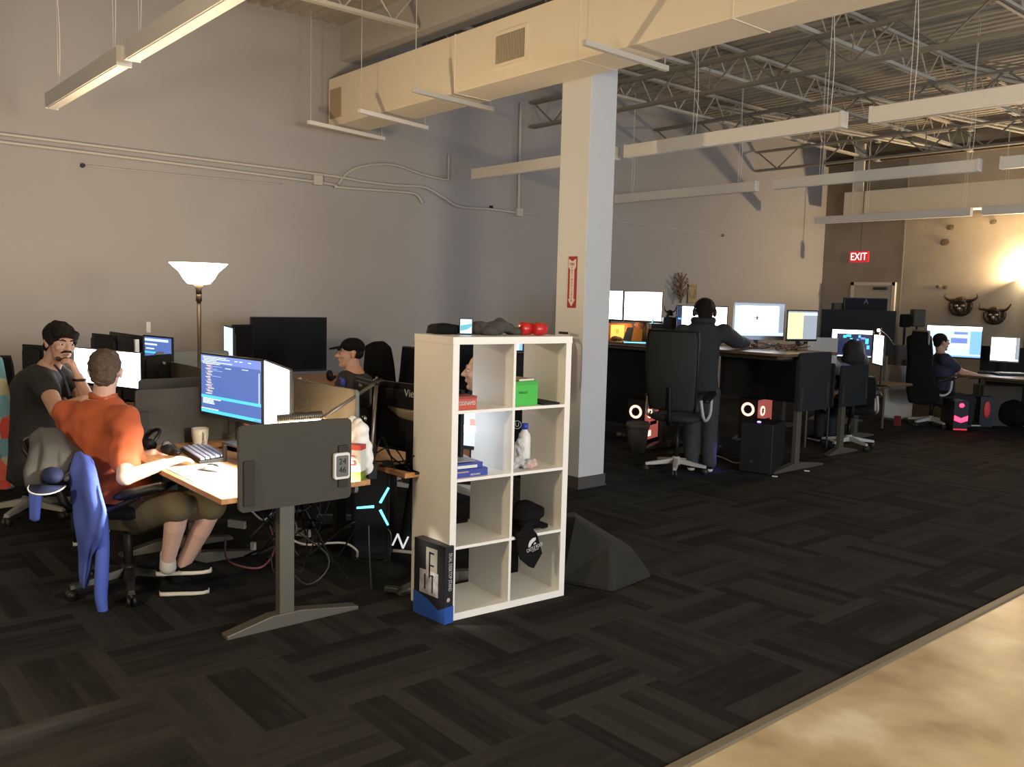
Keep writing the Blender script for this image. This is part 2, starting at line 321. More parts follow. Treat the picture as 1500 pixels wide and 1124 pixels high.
for i, (a, b) in enumerate([((-8.78, 4.52), (-9.02, 5.62)), ((-7.86, 4.60), (-8.08, 5.58)), ((-6.72, 4.48), (-6.82, 5.48)), ((-4.60, 4.52), (-4.64, 5.48))]):
    w = ('nearest the long wall', 'second from the long wall', 'left of the vent grille', 'beside the top of the column')[i]
    h = thing('duct_hanger', 'metal strut hanger under the cream duct, ' + w, 'duct hanger', (a[0], a[1], 3.50), 0, 'strut hangers carrying the duct')
    A = V((0, 0, 0)); B_ = V((b[0]-a[0], b[1]-a[1], 0)); s = B_.cross(V((0, 0, 1))).normalized()*.02
    part('strut', MB().rings([[A+s-V((0, 0, .02)), A+s+V((0, 0, .02)), A-s+V((0, 0, .02)), A-s-V((0, 0, .02))], [B_+s-V((0, 0, .02)), B_+s+V((0, 0, .02)), B_-s+V((0, 0, .02)), B_-s-V((0, 0, .02))]]), FIXW if i < 2 else STEELP, h)
    for q in (A+B_*.03, A+B_*.97): part('rod', MB().cyl(q, q+V((0, 0, 1.16)), .004, n=6), STEELP, h)
# duct by the far wall
fd = thing('air_duct', 'pale rectangular duct running along the far concrete wall', 'duct', (-8.55, 15.25, 3.35)); part('duct_body', MB().bx(0, 12, 0, .34, 0, .42), DUCTM, fd)
for x in (.15, 4): part('duct_strap', MB().bx(x, x+.03, -.01, .35, -.01, 1.33), DUCTM, fd)
# pendant lights: x0, x1, y, z, which
def pendant(x0, x1, y, where, z=3.10, cords=(.12, .88), lit=False):
    t = thing('pendant_light', 'long slim white linear pendant light, unlit, ' + where, 'ceiling light', (x0, y, z), 0, 'suspended linear lights'); L = x1-x0
    part('housing', MB().bx(.02, L-.02, -.045, .045, 0, .115), FIXW, t, bevel=.004)
    part('diffuser', MB().bx(.03, L-.03, -.035, .035, -.006, 0), mat('diffuser', (.80, .79, .76), .5), t)
    for x in (0, L-.02): part('end_cap', MB().bx(x, x+.02, -.048, .048, -.006, .12), FIXW, t)
    for c in cords:
        x = L*c; part('cable', MB().tube([(x, 0, .115), (x, 0, 1.55)], .0025, 4).tube(bez([(x+.03, 0, .115), (x+.035, .01, .5), (x+.01, 0, 1.), (x+.02, 0, 1.5)], 5), .0028, 5), FIXW, t)
    return t
pendant(-7.95, -6.06, 1.82, 'above the seated pair'); pendant(-5.90, -3.2, 1.82, 'crossing the top edge above the floor lamp', cords=(.05, .9))
pendant(-8.55, -6.20, 6.61, 'passing behind the column', cords=(.9,)); pendant(-6.07, -3.74, 6.61, 'just right of the column', cords=(.35, .93)); pendant(-3.52, -1.1, 6.61, 'nearest at the upper right edge')
pendant(-8.95, -6.55, 9.56, 'against the long wall right of the column'); pendant(-6.30, -3.88, 9.56, 'in the middle of the far ceiling', cords=(.25, .95)); pendant(-3.68, -1.3, 9.56, 'cut by the right edge of the view')
pendant(-8.36, -5.76, 14.0, 'in front of the duct by the exit sign', z=3.10, cords=(.35, .95)); pendant(-5.6, -3.2, 14.0, 'farthest right by the glowing lamp')
# exit sign
ex = thing('exit_sign', 'red glowing exit sign hanging above the far door', 'exit sign', (-8.16, 15.2, 2.50))
part('sign_box', MB().rrect(0, .085, .36, .20, .02, -.02, .02), mat('sign_red', (.25, .01, .012), .4, emit=(1, .03, .05), es=.55), ex)
text('lettering', 'EXIT', .19, emat('exit_letters', (1, .62, .60), 3.), ex, frame((0, -.022, .082), (1, 0, 0), (0, 0, 1)), sx=.82)
part('rod', MB().cyl((.02, 0, .185), (.02, 0, 1.9), .007, n=6), DGRY, ex)
# wall conduits
def conduit(pts, label, r=.016): return solo('electrical_conduit', MB().tube(bez([(XW+.03, a, b) for a, b in pts], 6), r, 8), mat('conduit_paint', (.47, .44, .40), .6), label, 'conduit', 'conduits on the long wall', smooth=True)
conduit([(-2, 3.03), (1.7, 3.03), (4.8, 3.02), (5.4, 3.0), (5.9, 3.0), (6.3, 3.02), (6.6, 2.92), (6.85, 2.83), (7.4, 2.84), (7.84, 2.83)], 'upper pipe of the pair along the long wall, stepping down before the junction box')
conduit([(-2, 2.96), (1.7, 2.96), (4.8, 2.93), (5.1, 2.90), (6.0, 2.93), (6.2, 2.91), (6.28, 2.82)], 'lower pipe of the pair along the long wall, bent down at its end')
conduit([(5.1, 2.93), (5.25, 3.10), (5.52, 3.20), (5.86, 3.24), (6.3, 3.17), (6.64, 3.15), (6.67, 3.2), (6.67, 3.47)], 'curving pipe rising in a hump on the long wall', .013)
conduit([(7.88, 2.83), (8.7, 2.84), (9.8, 2.86), (12.47, 2.83)], 'thin straight cable running right of the junction box to a bolt', .008)
conduit([(7.86, 2.85), (7.85, 4.3)], 'vertical pipe dropping from the ceiling to a junction box', .02)
conduit([(2.36, 2.83), (3.25, 2.84), (4.4, 2.86)], 'short thin cable below the long pipe pair', .006)
for a, b, w in [(4.83, 2.95, 'on the lower pipe left of the duct'), (7.86, 2.84, 'at the foot of the vertical pipe')]: solo('junction_box', MB().box((XW+.035, a, b), (.07, .11, .11)), mat('conduit_paint', (.47, .44, .40)), 'small square junction box ' + w, 'junction box', bevel=.005)
for a, b, w in [(2.36, 2.83, 'at the left end of the short thin cable'), (7.39, 2.87, 'just left of the vertical pipe'), (12.47, 2.83, 'at the right end of the thin cable')]: solo('wall_bolt', MB().cyl((XW+.001, a, b), (XW+.04, a, b), .02), BLK, 'dark bolt in the long wall ' + w, 'bolt')
# marks on the far wall
for u, v, s in [(1392, 333, .07), (1384, 355, .085), (1455, 325, .06), (1374, 420, .04), (1385, 421, .05)]:
    r = ray(u, v); q = CAM + r*((YF-CAM.y)/r.y); solo('anchor_scar', MB().ell((q.x, YF-.006, q.z), (s, .006, s*.8), n=9, m=5), mat('scar_brown', (.14, .105, .07), .9, noise_amt=.5, nscale=30), 'rough brown patch of chipped concrete on the far wall', 'wall scar', 'chipped patches on the far wall')
# fire sign on column
fs = thing('fire_sign', 'narrow red arrow sign lettered for a fire extinguisher on the column', 'sign', (-5.553, 5.408, 1.60))
part('sign_board', MB().bx(-.052, .052, -.006, 0, 0, .45), mat('sign_board_red', (.34, .018, .02), .5), fs)
part('arrow', MB().prism([(-.045, .43), (0, .405), (.045, .43), (.045, .355), (.027, .335), (.027, .075), (.045, .075), (0, .012), (-.045, .075), (-.027, .075), (-.027, .335), (-.045, .355)], (0, -.0065, 0), (1, 0, 0), (0, 0, 1), .0015), mat('arrow_white', (.68, .60, .56), .5), fs)
tm = mat('sign_ink', (.16, .03, .03), .6)
text('lettering', 'FIRE', .035, tm, fs, frame((0, -.009, .38), (1, 0, 0), (0, 0, 1)), sx=.9)
text('lettering', 'E\nX\nT\nI\nN\nG\nU\nI\nS\nH\nE\nR', .0265, tm, fs, frame((0, -.009, .207), (1, 0, 0), (0, 0, 1)))
fe = thing('fire_extinguisher', 'fire extinguisher on the column, mostly hidden by the white shelf', 'fire extinguisher', (-5.56, 5.30, .82))
part('cylinder', MB().lathe((0, 0, 0), [(.05, 0), (.07, .02), (.07, .42), (.05, .47), (.02, .50)]), mat('extinguisher_red', (.35, .02, .02), .35), fe, True); part('handle', MB().bx(-.02, .09, -.015, .015, .50, .53).bx(-.02, .07, -.015, .015, .55, .57), BLK, fe)
part('hose', MB().tube(bez([(.02, -.02, .52), (.11, -.02, .48), (.12, -.02, .25), (.10, -.02, .1)]), .012, 8), RUBB, fe, True); part('bracket', MB().bx(-.03, .03, .06, .11, .1, .45), DGRY, fe)
# wall ornaments
def horned_mask(c, s, lab, tilt):
    t = thing('horned_mask', lab, 'mask', c, 0, 'horned masks on the far wall'); bm_ = mat('bronze', (.07, .045, .03), .4, .6, noise_amt=.5, nscale=25)
    b = MB().ell((0, 0, 0), (.13*s, .05, .15*s)).ell((0, -.02, .09*s), (.10*s, .05, .07*s)).cone((0, -.04, -.02), .03*s, (0, -.05, -.10*s), .035*s)
    for k in range(16): a = PI*1.1*k/15-.15; b.ell((.17*s*math.cos(a+PI), -.01, .15*s*math.sin(a+PI)), (.04*s, .03, .045*s), n=8, m=5)
    fuse('mask_face', b, bm_, t, .012, 1, world=False, disp=.008, dscale=30)
    for q in (-1, 1):
        part('horn', MB().tube(bez([(q*.10*s, 0, .08*s), (q*.20*s, -.02, .10*s), (q*.27*s, -.02, .15*s+tilt*q*.02), (q*.26*s, -.03, .21*s)]), [.035*s*(1-i/26) for i in range(25)], 8), bm_, t, True)
        part('eye_plate', MB().ell((q*.055*s, -.055, .0), (.032*s, .012, .022*s), n=10, m=6), mat('pale_metal', (.55, .50, .42), .3, .7), t, True)
    part('cheek_plate', MB().ell((0, -.07, -.05*s), (.03*s, .012, .03*s), n=10, m=6), MATS['pale_metal'], t, True)
horned_mask((-6.52, YF-.06, 1.74), 1.0, 'bronze horned demon mask on the far wall, left of the pair', 0); horned_mask((-5.96, YF-.06, 1.60), .9, 'bronze horned mask on the far wall beside the glowing lamp', 2)
an = thing('antler_sculpture', 'small brown branching antler sculpture standing against the long wall', 'ornament', (XW+.08, 11.35, 1.66)); am = mat('antler_brown', (.16, .10, .055), .6, noise_amt=.4, nscale=30)
b = MB().cyl((0, 0, 0), (0, 0, .5), .02, .01)
for k in range(26):
    a = k*2.4; z = .08+.014*k; w = .16*math.sin(min(1, z/.45)*PI*.95)+.03; b.tube(bez([(0, 0, z-.05), (.03*math.cos(a), w*.6*math.sin(a), z), (.05*math.cos(a), w*math.sin(a), z+.06)], 3), [.012]*3+[.008]*3+[.004], 5); b.ell((.05*math.cos(a), w*math.sin(a), z+.05), (.014, .02, .02), n=6, m=4)
part('branches', b, am, an)
fr = thing('picture', 'small dark gold framed picture on the long wall', 'picture', (XW+.004, 11.72, 1.66)); part('frame', MB().bx(0, .02, -.11, .11, 0, .33), mat('gold_frame', (.12, .08, .03), .5), fr); part('canvas', MB().bx(.02, .022, -.085, .085, .03, .30), mat('canvas', (.28, .20, .10), .7, noise_amt=.7, nscale=14), fr)
# ================================================================== FLOOR LAMPS
def torchiere(p, lab, h=1.86, watt=60, r=.2):
    t = thing('floor_lamp', lab, 'floor lamp', (p[0], p[1], 0)); pm = mat('lamp_bronze', (.07, .05, .035), .4, .5)
    part('base', MB().lathe((0, 0, 0), [(.14, 0), (.14, .015), (.05, .03), (.02, .06)]), pm, t, True)
    part('pole', MB().cyl((0, 0, .03), (0, 0, h-.20), .0145).cyl((0, 0, h-.27), (0, 0, h-.22), .021).lathe((0, 0, h-.22), [(.02, 0), (.02, .03), (.033, .07)]), pm, t, True)
    bw = mat('frosted_glass_bowl', (.9, .75, .5), .5, emit=(1, .82, .55), es=14)
    part('lamp_shade', MB().rings([[V((q*math.cos(2*PI*k/32), q*math.sin(2*PI*k/32), z)) for k in range(32)] for q, z in [(.035, h-.15), (.075, h-.145), (.105, h-.11), (.135, h-.06), (.185, h-.015), (r, h), (r-.006, h), (.13, h-.05), (.10, h-.10), (.07, h-.135), (.03, h-.14)]], caps=False), bw, t, True)
    part('bulb', MB().ell((0, 0, h-.07), (.03, .03, .05)), emat('bulb_glow', (1, .82, .55), 30), t, True)
    return t
def lamp(kind, name, loc, col, W, **k):
    l = bpy.data.lights.new(name, kind); l.color = col; l.energy = W; o = link(bpy.data.objects.new(name, l)); o.location = loc
    for a, b_ in k.items():
        if a == 'rot': o.rotation_euler = b_
        elif a == 'to': o.rotation_euler = (V(b_)-V(loc)).to_track_quat('-Z', 'Y').to_euler()
        else: setattr(l, a, b_)
    return o
LAMP1 = P(291, 400, 6.22); torchiere((LAMP1.x, LAMP1.y), 'tall torchiere floor lamp with glowing glass bowl behind the desks')
LAMP2 = P(1510, 395, 14.2); torchiere((LAMP2.x, LAMP2.y), 'brightly glowing torchiere lamp at the far right wall', 2.2, r=.22)
WARM = (1, .72, .42)
lamp('POINT', 'lamp_bulb_light', (LAMP1.x, LAMP1.y, 1.90), WARM, 165, shadow_soft_size=.05)
lamp('POINT', 'lamp_bulb_light', (LAMP2.x, LAMP2.y, 2.26), WARM, 400, shadow_soft_size=.06)
lamp('POINT', 'aisle_lamp_light', (3.5, 2.2, 1.95), (1, .86, .66), 1000, shadow_soft_size=.55)
lamp('POINT', 'rear_lamp_light', (-3.0, -1.0, 2.0), (1, .76, .48), 165, shadow_soft_size=.15)
lamp('AREA', 'window_light', (8.5, 6, 2.2), (.50, .70, 1), 560, shape='RECTANGLE', size=6, size_y=2.6, to=(-4, 6, 1.5))
W = bpy.data.worlds.new('World'); SC.world = W; W.use_nodes = True; bg = W.node_tree.nodes['Background']; bg.inputs[0].default_value = (.82, .77, .71, 1); bg.inputs[1].default_value = .28
# ================================================================== CAMERA
cd = bpy.data.cameras.new('Camera'); co = link(bpy.data.objects.new('Camera', cd)); cd.sensor_width = 36; cd.lens = F_PX/1500*36; cd.clip_end = 60
co.matrix_world = M(((RT.x, UP.x, -FW.x, 0), (RT.y, UP.y, -FW.y, 0), (RT.z, UP.z, -FW.z, CAM.z), (0, 0, 0, 1))); SC.camera = co
SC.view_settings.view_transform = 'Standard'; SC.view_settings.look = 'None'; SC.view_settings.gamma = 1; SC.view_settings.use_curve_mapping = False; SC.view_settings.exposure = 0.
# ================================================================== FURNITURE KITS
def desk(lab, x0, x1, y0, y1, z, top, legx, group='standing desks', back=None, sides=(), hook=False, edge=None):
    t = thing('standing_desk', lab, 'desk', (x0, y0, 0), 0, group); w = x1-x0; dp = y1-y0
    part('tabletop', MB().bx(0, w, 0, dp, z-.028, z), top, t, bevel=.003)
    for lx in legx:
        x = lx-x0
        part('leg', MB().bx(x-.04, x+.01, dp*.5-.035, dp*.5+.045, .05, z-.06), LEGM, t, bevel=.004)
        f = part('foot', MB().prism([(.08, .0), (dp+.02, .0), (dp+.02, .02), (dp*.5+.08, .07), (dp*.5-.08, .07), (.08, .02)], (x-.05, 0, 0), (0, 1, 0), (0, 0, 1), .07), LEGM, t, bevel=.004)
        part('bracket', MB().bx(x-.03, x+.02, .08, dp-.06, z-.06, z-.028), LEGM, t)
    part('crossbar', MB().bx(min(legx)-x0, max(legx)-x0-.03, dp*.5-.02, dp*.5+.02, z-.10, z-.06), LEGM, t)
    for sx, ya, yb, za, zb, m in sides:
        q = MB().rrect((ya+yb)/2-y0, (za+zb)/2, yb-ya, zb-za, .025, 0, .02); q.v = [V((sx-x0+p.y, p.x, p.z)) for p in q.v]
        s = part('side_panel', q, m, t)
        for yy, zc in ((ya+.045, za+.13), (yb-.05, za+.16)): part('clamp', MB().bx(sx-x0+.02, sx-x0+.032, yy-.026-y0, yy+.026-y0, zc-.10, zc+.11), mat('clamp_brown', (.022, .018, .013), .7), s, bevel=.003)
    if back: part('privacy_screen', MB().rrect((back[0]+back[1])/2-x0, (back[2]+back[3])/2, back[1]-back[0], back[3]-back[2], .02, dp+.015, dp+.035), back[4], t)
    return t
def office_chair(lab, hub, rz, style='tall', seatz=.50, group=None, base=LGREY, backh=.62, backw=.50, lean=.12, arms=True, sp=.3, backm=None, lum=None, bo=0., ao=0., ah=0.):
    # local: sitter faces +Y
    t = thing('office_chair', lab, 'chair', (hub[0], hub[1], 0), rz, group); bmat_ = backm or MESHM
    b = MB().lathe((0, 0, .07), [(.05, 0), (.055, .03), (.04, .07), (.03, .08)])
    for k in range(5):
        a = sp+k*2*PI/5; d_ = V((math.cos(a), math.sin(a), 0)); s_ = V((-d_.y, d_.x, 0))
        b.rings([[d_*r+s_*w+V((0, 0, z0)), d_*r-s_*w+V((0, 0, z0)), d_*r-s_*w*.7+V((0, 0, z1)), d_*r+s_*w*.7+V((0, 0, z1))] for r, w, z0, z1 in [(.03, .032, .085, .135), (.18, .026, .07, .108), (.31, .020, .062, .088)]])
    part('base', b, base, t, bevel=.004)
    for k in range(5):
        a = sp+k*2*PI/5; c = V((.30*math.cos(a), .30*math.sin(a), .03)); d_ = V((-math.sin(a), math.cos(a), 0))
        part('caster', MB().cyl(c-d_*.024, c-d_*.006, .03, n=14).cyl(c+d_*.006, c+d_*.024, .03, n=14).cyl(c, c+V((0, 0, .035)), .011, n=8), BLK if style == 'mesh' else DGRY, t, True)
    part('gas_lift', MB().cyl((0, 0, .12), (0, 0, seatz-.12), .025).cyl((0, 0, .2), (0, 0, seatz-.06), .016), BLK if style != 'mesh' else DGRY, t, True)
    part('mechanism', MB().box((0, .0, seatz-.07), (.16, .24, .05)).cyl((.08, .03, seatz-.08), (.13, .05, seatz-.08), .008), BLK, t, bevel=.01)
    part('seat', MB().loft([((0, .02, seatz-.05), (.21, 0, 0), (0, .2, 0)), ((0, .02, seatz-.03), (.25, 0, 0), (0, .24, 0)), ((0, .02, seatz+.005), (.25, 0, 0), (0, .245, 0)), ((0, .02, seatz+.02), (.22, 0, 0), (0, .22, 0))], 24, 3.5), bmat_, t, True)
    rows = []; zb = seatz+.06
    for i in range(9):
        f = i/8; z = zb+backh*f; y_ = -.22-bo-lean*f-.03*math.sin(f*PI)*(-1 if style == 'mesh' else 1); wv = backw/2*(.86+.14*math.sin(min(1, f*1.6)*PI/2))*(1 if f < .95 else .93)
        rows.append([V((wv*(j/4-1), y_+.05*((j/4-1)**2), z)) for j in range(9)])
    part('backrest', MB().grid(rows), bmat_, t, True, solid=.035, sub=1)
    fr_ = [r[0] for r in rows]+[rows[-1][j] for j in range(1, 8)]+[r[-1] for r in rows[::-1]]
    part('back_frame', MB().tube(fr_, .014, 8), BLK if not lum else lum, t, True)
    part('back_support', MB().tube(bez([(0, -.08, seatz-.08), (0, -.22-bo*.7, seatz-.05), (0, -.25-bo, seatz+.08), (0, -.25-bo-lean*.4, seatz+.3)]), .024, 10), BLK, t, True)
    if arms:
        for q in (-1, 1):
            part('armrest', MB().loft([((q*.29, -.10+ao, seatz+.165+ah), (.03, 0, 0), (0, 0, .012)), ((q*.29, -.06+ao, seatz+.175+ah), (.05, 0, 0), (0, 0, .028)), ((q*.29, .14+ao, seatz+.225+ah), (.05, 0, 0), (0, 0, .028)), ((q*.29, .18+ao, seatz+.225+ah), (.03, 0, 0), (0, 0, .012))], 14), BLK, t, True)
            part('arm_support', MB().tube(bez([(q*.20, -.06, seatz-.04), (q*.30, -.07, seatz-.02), (q*.30, -.02+ao*.6, seatz+.08+ah*.6), (q*.29, .02+ao, seatz+.17+ah)]) if style == 'mesh' else bez([(q*.27, -.13, seatz+.18), (q*.29, -.10, seatz+.02), (q*.28, .02, seatz-.03), (q*.29, .11, seatz+.03), (q*.29, .13, seatz+.18)]), .016, 8), BLK if style == 'mesh' else base, t, True)
    return t
def monitor(lab, L, R_, z0, z1, scr=None, deskz=.73, logo=None, frame_m=None, thick=.035, stand=True, group=None, bez_=.012, chin=.022, neck_m=None, name='monitor'):
    # L,R_: ends of the panel as its user sees it (x,y); screen faces the user
    L, R_ = V((L[0], L[1], 0)), V((R_[0], R_[1], 0)); X = (R_-L); w = X.length; X.normalize(); Nn = V((0, 0, 1)).cross(X)*-1   # towards user
    c = (L+R_)/2; rz = math.atan2(X.y, X.x); t = thing(name, lab, 'monitor', (c.x, c.y, deskz), rz, group); h = z1-z0; zc = (z0+z1)/2-deskz
    part('housing', MB().rrect(0, zc, w, h, .008, 0, thick*.45).rrect(0, zc, w*.82, h*.8, .03, thick*.45, thick), frame_m or BLK, t, bevel=.002)
    x0, x1, a, b_ = -w/2+bez_, w/2-bez_, zc-h/2+chin, zc+h/2-bez_
    s = part('screen', MB().bx(x0, x1, -.0015, .001, a, b_), (scr or {}).get('base', SCR_OFF), t)
    groups = {}
    for q in (scr or {}).get('rects', []): groups.setdefault(q[4].name, []).append(q)
    for k, qs in groups.items():
        mb = MB()
        for q in qs: mb.bx(x0+(x1-x0)*q[0], x0+(x1-x0)*q[2], -.0022-.0003*q[5] if len(q) > 5 else -.0022, -.001, a+(b_-a)*q[1], a+(b_-a)*q[3])
        part('screen_content', mb, MATS[k], s)
    if stand:
        part('stand_neck', MB().box((0, thick+.02, zc/2), (.05, .02, max(.05, zc))), neck_m or BLK, t, bevel=.003); part('stand_foot', MB().rrect(0, 0, .24, .18, .04, 0, .014).xf(M.Translation((0, .06, .0)) @ M.Rotation(PI/2, 4, 'X') @ M.Translation((0, -.014, 0))), neck_m or BLK, t, bevel=.002)
    if logo: text('logo', logo[0], logo[1], mat('logo_silver', (.5, .5, .5), .3), t, frame((logo[2], thick+.003 if logo[3] < .5 else thick*.45+.003, zc+logo[3]-.0), (-1, 0, 0), (0, 0, 1)))
    return t
def pc_tower(lab, c, rz, w, d_, h, m=BLK, group=None):
    t = thing('computer_tower', lab, 'computer', c, rz, group); part('case', MB().bx(-w/2, w/2, -d_/2, d_/2, .012, h), m, t, bevel=.006)
    for sx in (-1, 1):
        for sy in (-1, 1): part('foot', MB().cyl((sx*w*.38, sy*d_*.38, 0), (sx*w*.38, sy*d_*.38, .013), .018, n=10), RUBB, t)
    return t
def fan(t, c, r, m, ax='y'):
    q = MB().tube([c+V((math.cos(a)*r, 0, math.sin(a)*r)) if ax == 'y' else c+V((0, math.cos(a)*r, math.sin(a)*r)) for a in [2*PI*k/20 for k in range(20)]], r*.22, 6, close=True)
    f = part('fan_ring', q, m, t, True); bl = MB()
    for k in range(7):
        a = 2*PI*k/7; e = V((math.cos(a), 0, math.sin(a))) if ax == 'y' else V((0, math.cos(a), math.sin(a))); e2 = V((math.cos(a+.5), 0, math.sin(a+.5))) if ax == 'y' else V((0, math.cos(a+.5), math.sin(a+.5)))
        bl.tube([c+e*r*.15, c+e2*r*.75], [r*.1, r*.16], 5)
    part('fan_blade', bl, BLK, f)
def keyboard(lab, c, rz, w=.44, d_=.14, km=None):
    t = thing('keyboard', lab, 'keyboard', c, rz); part('case', MB().prism([(-d_/2, 0), (d_/2, 0), (d_/2, .026), (-d_/2, .014)], (-w/2, 0, 0), (0, 1, 0), (0, 0, 1), w), BLK, t, bevel=.002); k = MB()
    for r in range(5):
        for i in range(18): k.box((-w/2+.022+i*(w-.044)/17, -d_/2+.02+r*(d_-.04)/4, .024+.0026*r), (w/22, d_/7.2, .010))
    part('keys', k, km or mat('keycap_grey', (.30, .32, .42), .4), t); return t
def mug(lab, c, m, r=.042, h=.09):
    t = thing('mug', lab, 'mug', c); part('cup', MB().rings([[V((q*math.cos(2*PI*k/24), q*math.sin(2*PI*k/24), z)) for k in range(24)] for q, z in [(r*.75, 0), (r*.82, .01), (r, h*.6), (r, h), (r-.004, h), (r-.005, h*.5), (r*.6, .012)]]), m, t, True); part('handle', MB().tube(bez([(r*.9, 0, h*.8), (r+.03, 0, h*.7), (r+.028, 0, h*.35), (r*.85, 0, h*.25)]), .006, 8), m, t, True); return t
# ================================================================== PEOPLE KIT
class Head:
    def __init__(s, c, fwd, up=(0, 0, 1), k=1.):
        s.c = V(c); s.u = V(up).normalized(); f = V(fwd); f = (f - s.u*f.dot(s.u)).normalized(); s.f = f; s.r = f.cross(s.u); s.k = k
        s.B = M(((s.r.x, s.f.x, s.u.x), (s.r.y, s.f.y, s.u.y), (s.r.z, s.f.z, s.u.z)))
    def p(s, x, y, z): return s.c + (s.r*x + s.f*y + s.u*z)*s.k
    def e(s, mb, c, r, n=18, m=12): mb.ell(s.p(*c), tuple(q*s.k for q in r), s.B, n, m)
    def cn(s, mb, a, ra, b, rb): mb.cone(s.p(*a), ra*s.k, s.p(*b), rb*s.k)
    def skull(s, mb, neck):
        s.e(mb, (0, -.014, .032), (.074, .094, .086)); s.e(mb, (0, .030, -.02), (.060, .064, .082)); s.e(mb, (0, .030, -.068), (.050, .052, .042)); s.e(mb, (0, .068, -.094), (.024, .022, .020))
        s.cn(mb, (0, .092, .012), .009, (0, .113, -.020), .0125); s.e(mb, (.011, .100, -.024), (.009, .010, .008)); s.e(mb, (-.011, .100, -.024), (.009, .010, .008))
        s.e(mb, (0, .082, .032), (.050, .014, .011)); s.e(mb, (0, .090, -.050), (.023, .011, .006)); s.e(mb, (0, .087, -.062), (.021, .011, .006))
        for q in (-1, 1):
            s.e(mb, (q*.036, .066, -.018), (.024, .022, .022)); s.e(mb, (q*.076, -.006, -.004), (.009, .019, .031)); s.e(mb, (q*.083, -.012, .008), (.008, .012, .018))
        mb.cone(s.p(0, -.022, -.05), .056*s.k, neck, .060*s.k)
    def eyes(s, par):
        for q in (-1, 1):
            e = part('eye', MB().ell(s.p(q*.031, .081, .005), (.0125*s.k, .0115*s.k, .0062*s.k), s.B, 12, 8), EYEW, par, True, world=True)
            part('iris', MB().ell(s.p(q*.031, .0900, .005), (.0058*s.k, .004, .0058*s.k), s.B, 10, 6), IRIS, par, True, world=True)
    def brows(s, par, m):
        for q in (-1, 1): part('eyebrow', MB().tube([s.p(q*.014, .096, .026), s.p(q*.032, .093, .033), s.p(q*.048, .078, .027)], [.004, .0045, .003], 6), m, par, True, world=True)
def hand(mb, w, d_, nrm, side=1, curl=.5, s=1.):
    # w wrist, d_ direction of the fingers, nrm back of the hand, side +1: thumb on the +cross side
    w, d_, nrm = V(w), V(d_).normalized(), V(nrm); nrm = (nrm-d_*nrm.dot(d_)).normalized(); x = d_.cross(nrm).normalized()*side
    for i, (o, L_) in enumerate([(.031, .072), (.0105, .080), (-.0105, .075), (-.030, .060)]):
        k0 = w+x*o*.55*s+d_*.02*s; k1 = w+x*o*s+d_*.088*s; mb.cone(k0, .016*s, k1, .0115*s, 10); p = k1; dd = d_.copy(); r = .0090*s
        for j, q in enumerate((.42, .32, .26)):
            c = curl*(.75 if j == 0 else 1.); dd = (dd*math.cos(c)-nrm*math.sin(c)).normalized() if False else M.Rotation(-c*side, 3, x) @ dd
            n_ = p+dd*L_*q*s; mb.cone(p, r, n_, r*.92, 8); p = n_; r *= .92
    mb.cone(w, .024*s, w+d_*.06*s, .020*s, 12)
    a = w+d_*.022*s+x*.022*s; b = a+(d_*.55+x*.75-nrm*.15).normalized()*.042*s; c = b+(d_*.95+x*.25-nrm*.25).normalized()*.033*s; c2 = c+(d_*.98-nrm*.3).normalized()*.024*s
    mb.cone(a, .014*s, b, .0115*s, 10); mb.cone(b, .0115*s, c, .010*s, 10); mb.cone(c, .010*s, c2, .0085*s, 10)
def shoe(par, heel, toe, up=(0, 0, 1), m=None, sole=None, w=.048, name='shoe'):
    heel, toe, u = V(heel), V(toe), V(up).normalized(); f = (toe-heel); L_ = f.length; f.normalize(); x = f.cross(u).normalized(); u = x.cross(f)
    pt = lambda a, z: heel+f*L_*a+u*z
    b = MB().loft([(pt(a, (z0+z1)/2), x*ww, u*((z1-z0)/2)) for a, ww, z0, z1 in [(-.02, .018, .03, .055), (.0, .032, .015, .085), (.12, .038, .012, .105), (.30, .040, .012, .095), (.5, .043, .012, .078), (.7, .048, .012, .062), (.88, .042, .012, .048), (.99, .02, .015, .034)]], 16)
    s = part(name, b, m or BLKM, par, True, world=True)
    part('sole', MB().loft([(pt(a, .010), x*ww, u*.013) for a, ww in [(-.03, .015), (.0, .034), (.15, .040), (.4, .042), (.7, .051), (.9, .043), (1.01, .018)]], 14, 3), sole or mat('shoe_sole', (.62, .60, .52), .6), s, True, world=True)
    return s
def torso(mb, pel, chest, neck, rp, rc, hw=.17, cw=.20, dp=.12, belly=0.):
    pel, chest, neck = V(pel), V(chest), V(neck); rp, rc = V(rp).normalized(), V(rc).normalized(); up1 = (chest-pel).normalized(); up2 = (neck-chest).normalized()
    fp = up1.cross(rp).normalized(); fc = up2.cross(rc).normalized()   # forward (up x right = forward)
    sec = [(pel-up1*.08, rp*hw*.75, fp*dp*.7), (pel-up1*.03, rp*hw, fp*dp), (pel+(chest-pel)*.3+fp*belly*.6, rp*hw*.96, fp*(dp+belly*.5)), (pel+(chest-pel)*.65+fp*belly*.4, (rp+rc).normalized()*(hw+cw)*.5, fc*(dp+belly*.3)),
           (chest, rc*cw, fc*dp*1.02), (chest+(neck-chest)*.45, rc*cw*.98, fc*dp*.92), (chest+(neck-chest)*.74, rc*cw*.74, fc*dp*.72), (neck, rc*.068, fc*.062)]
    mb.loft(sec, 26, 2.3); return fp, fc
FWH = V((FW.x, FW.y, 0)).normalized(); RTH = V((RT.x, RT.y, 0)).normalized(); Z = V((0, 0, 1))
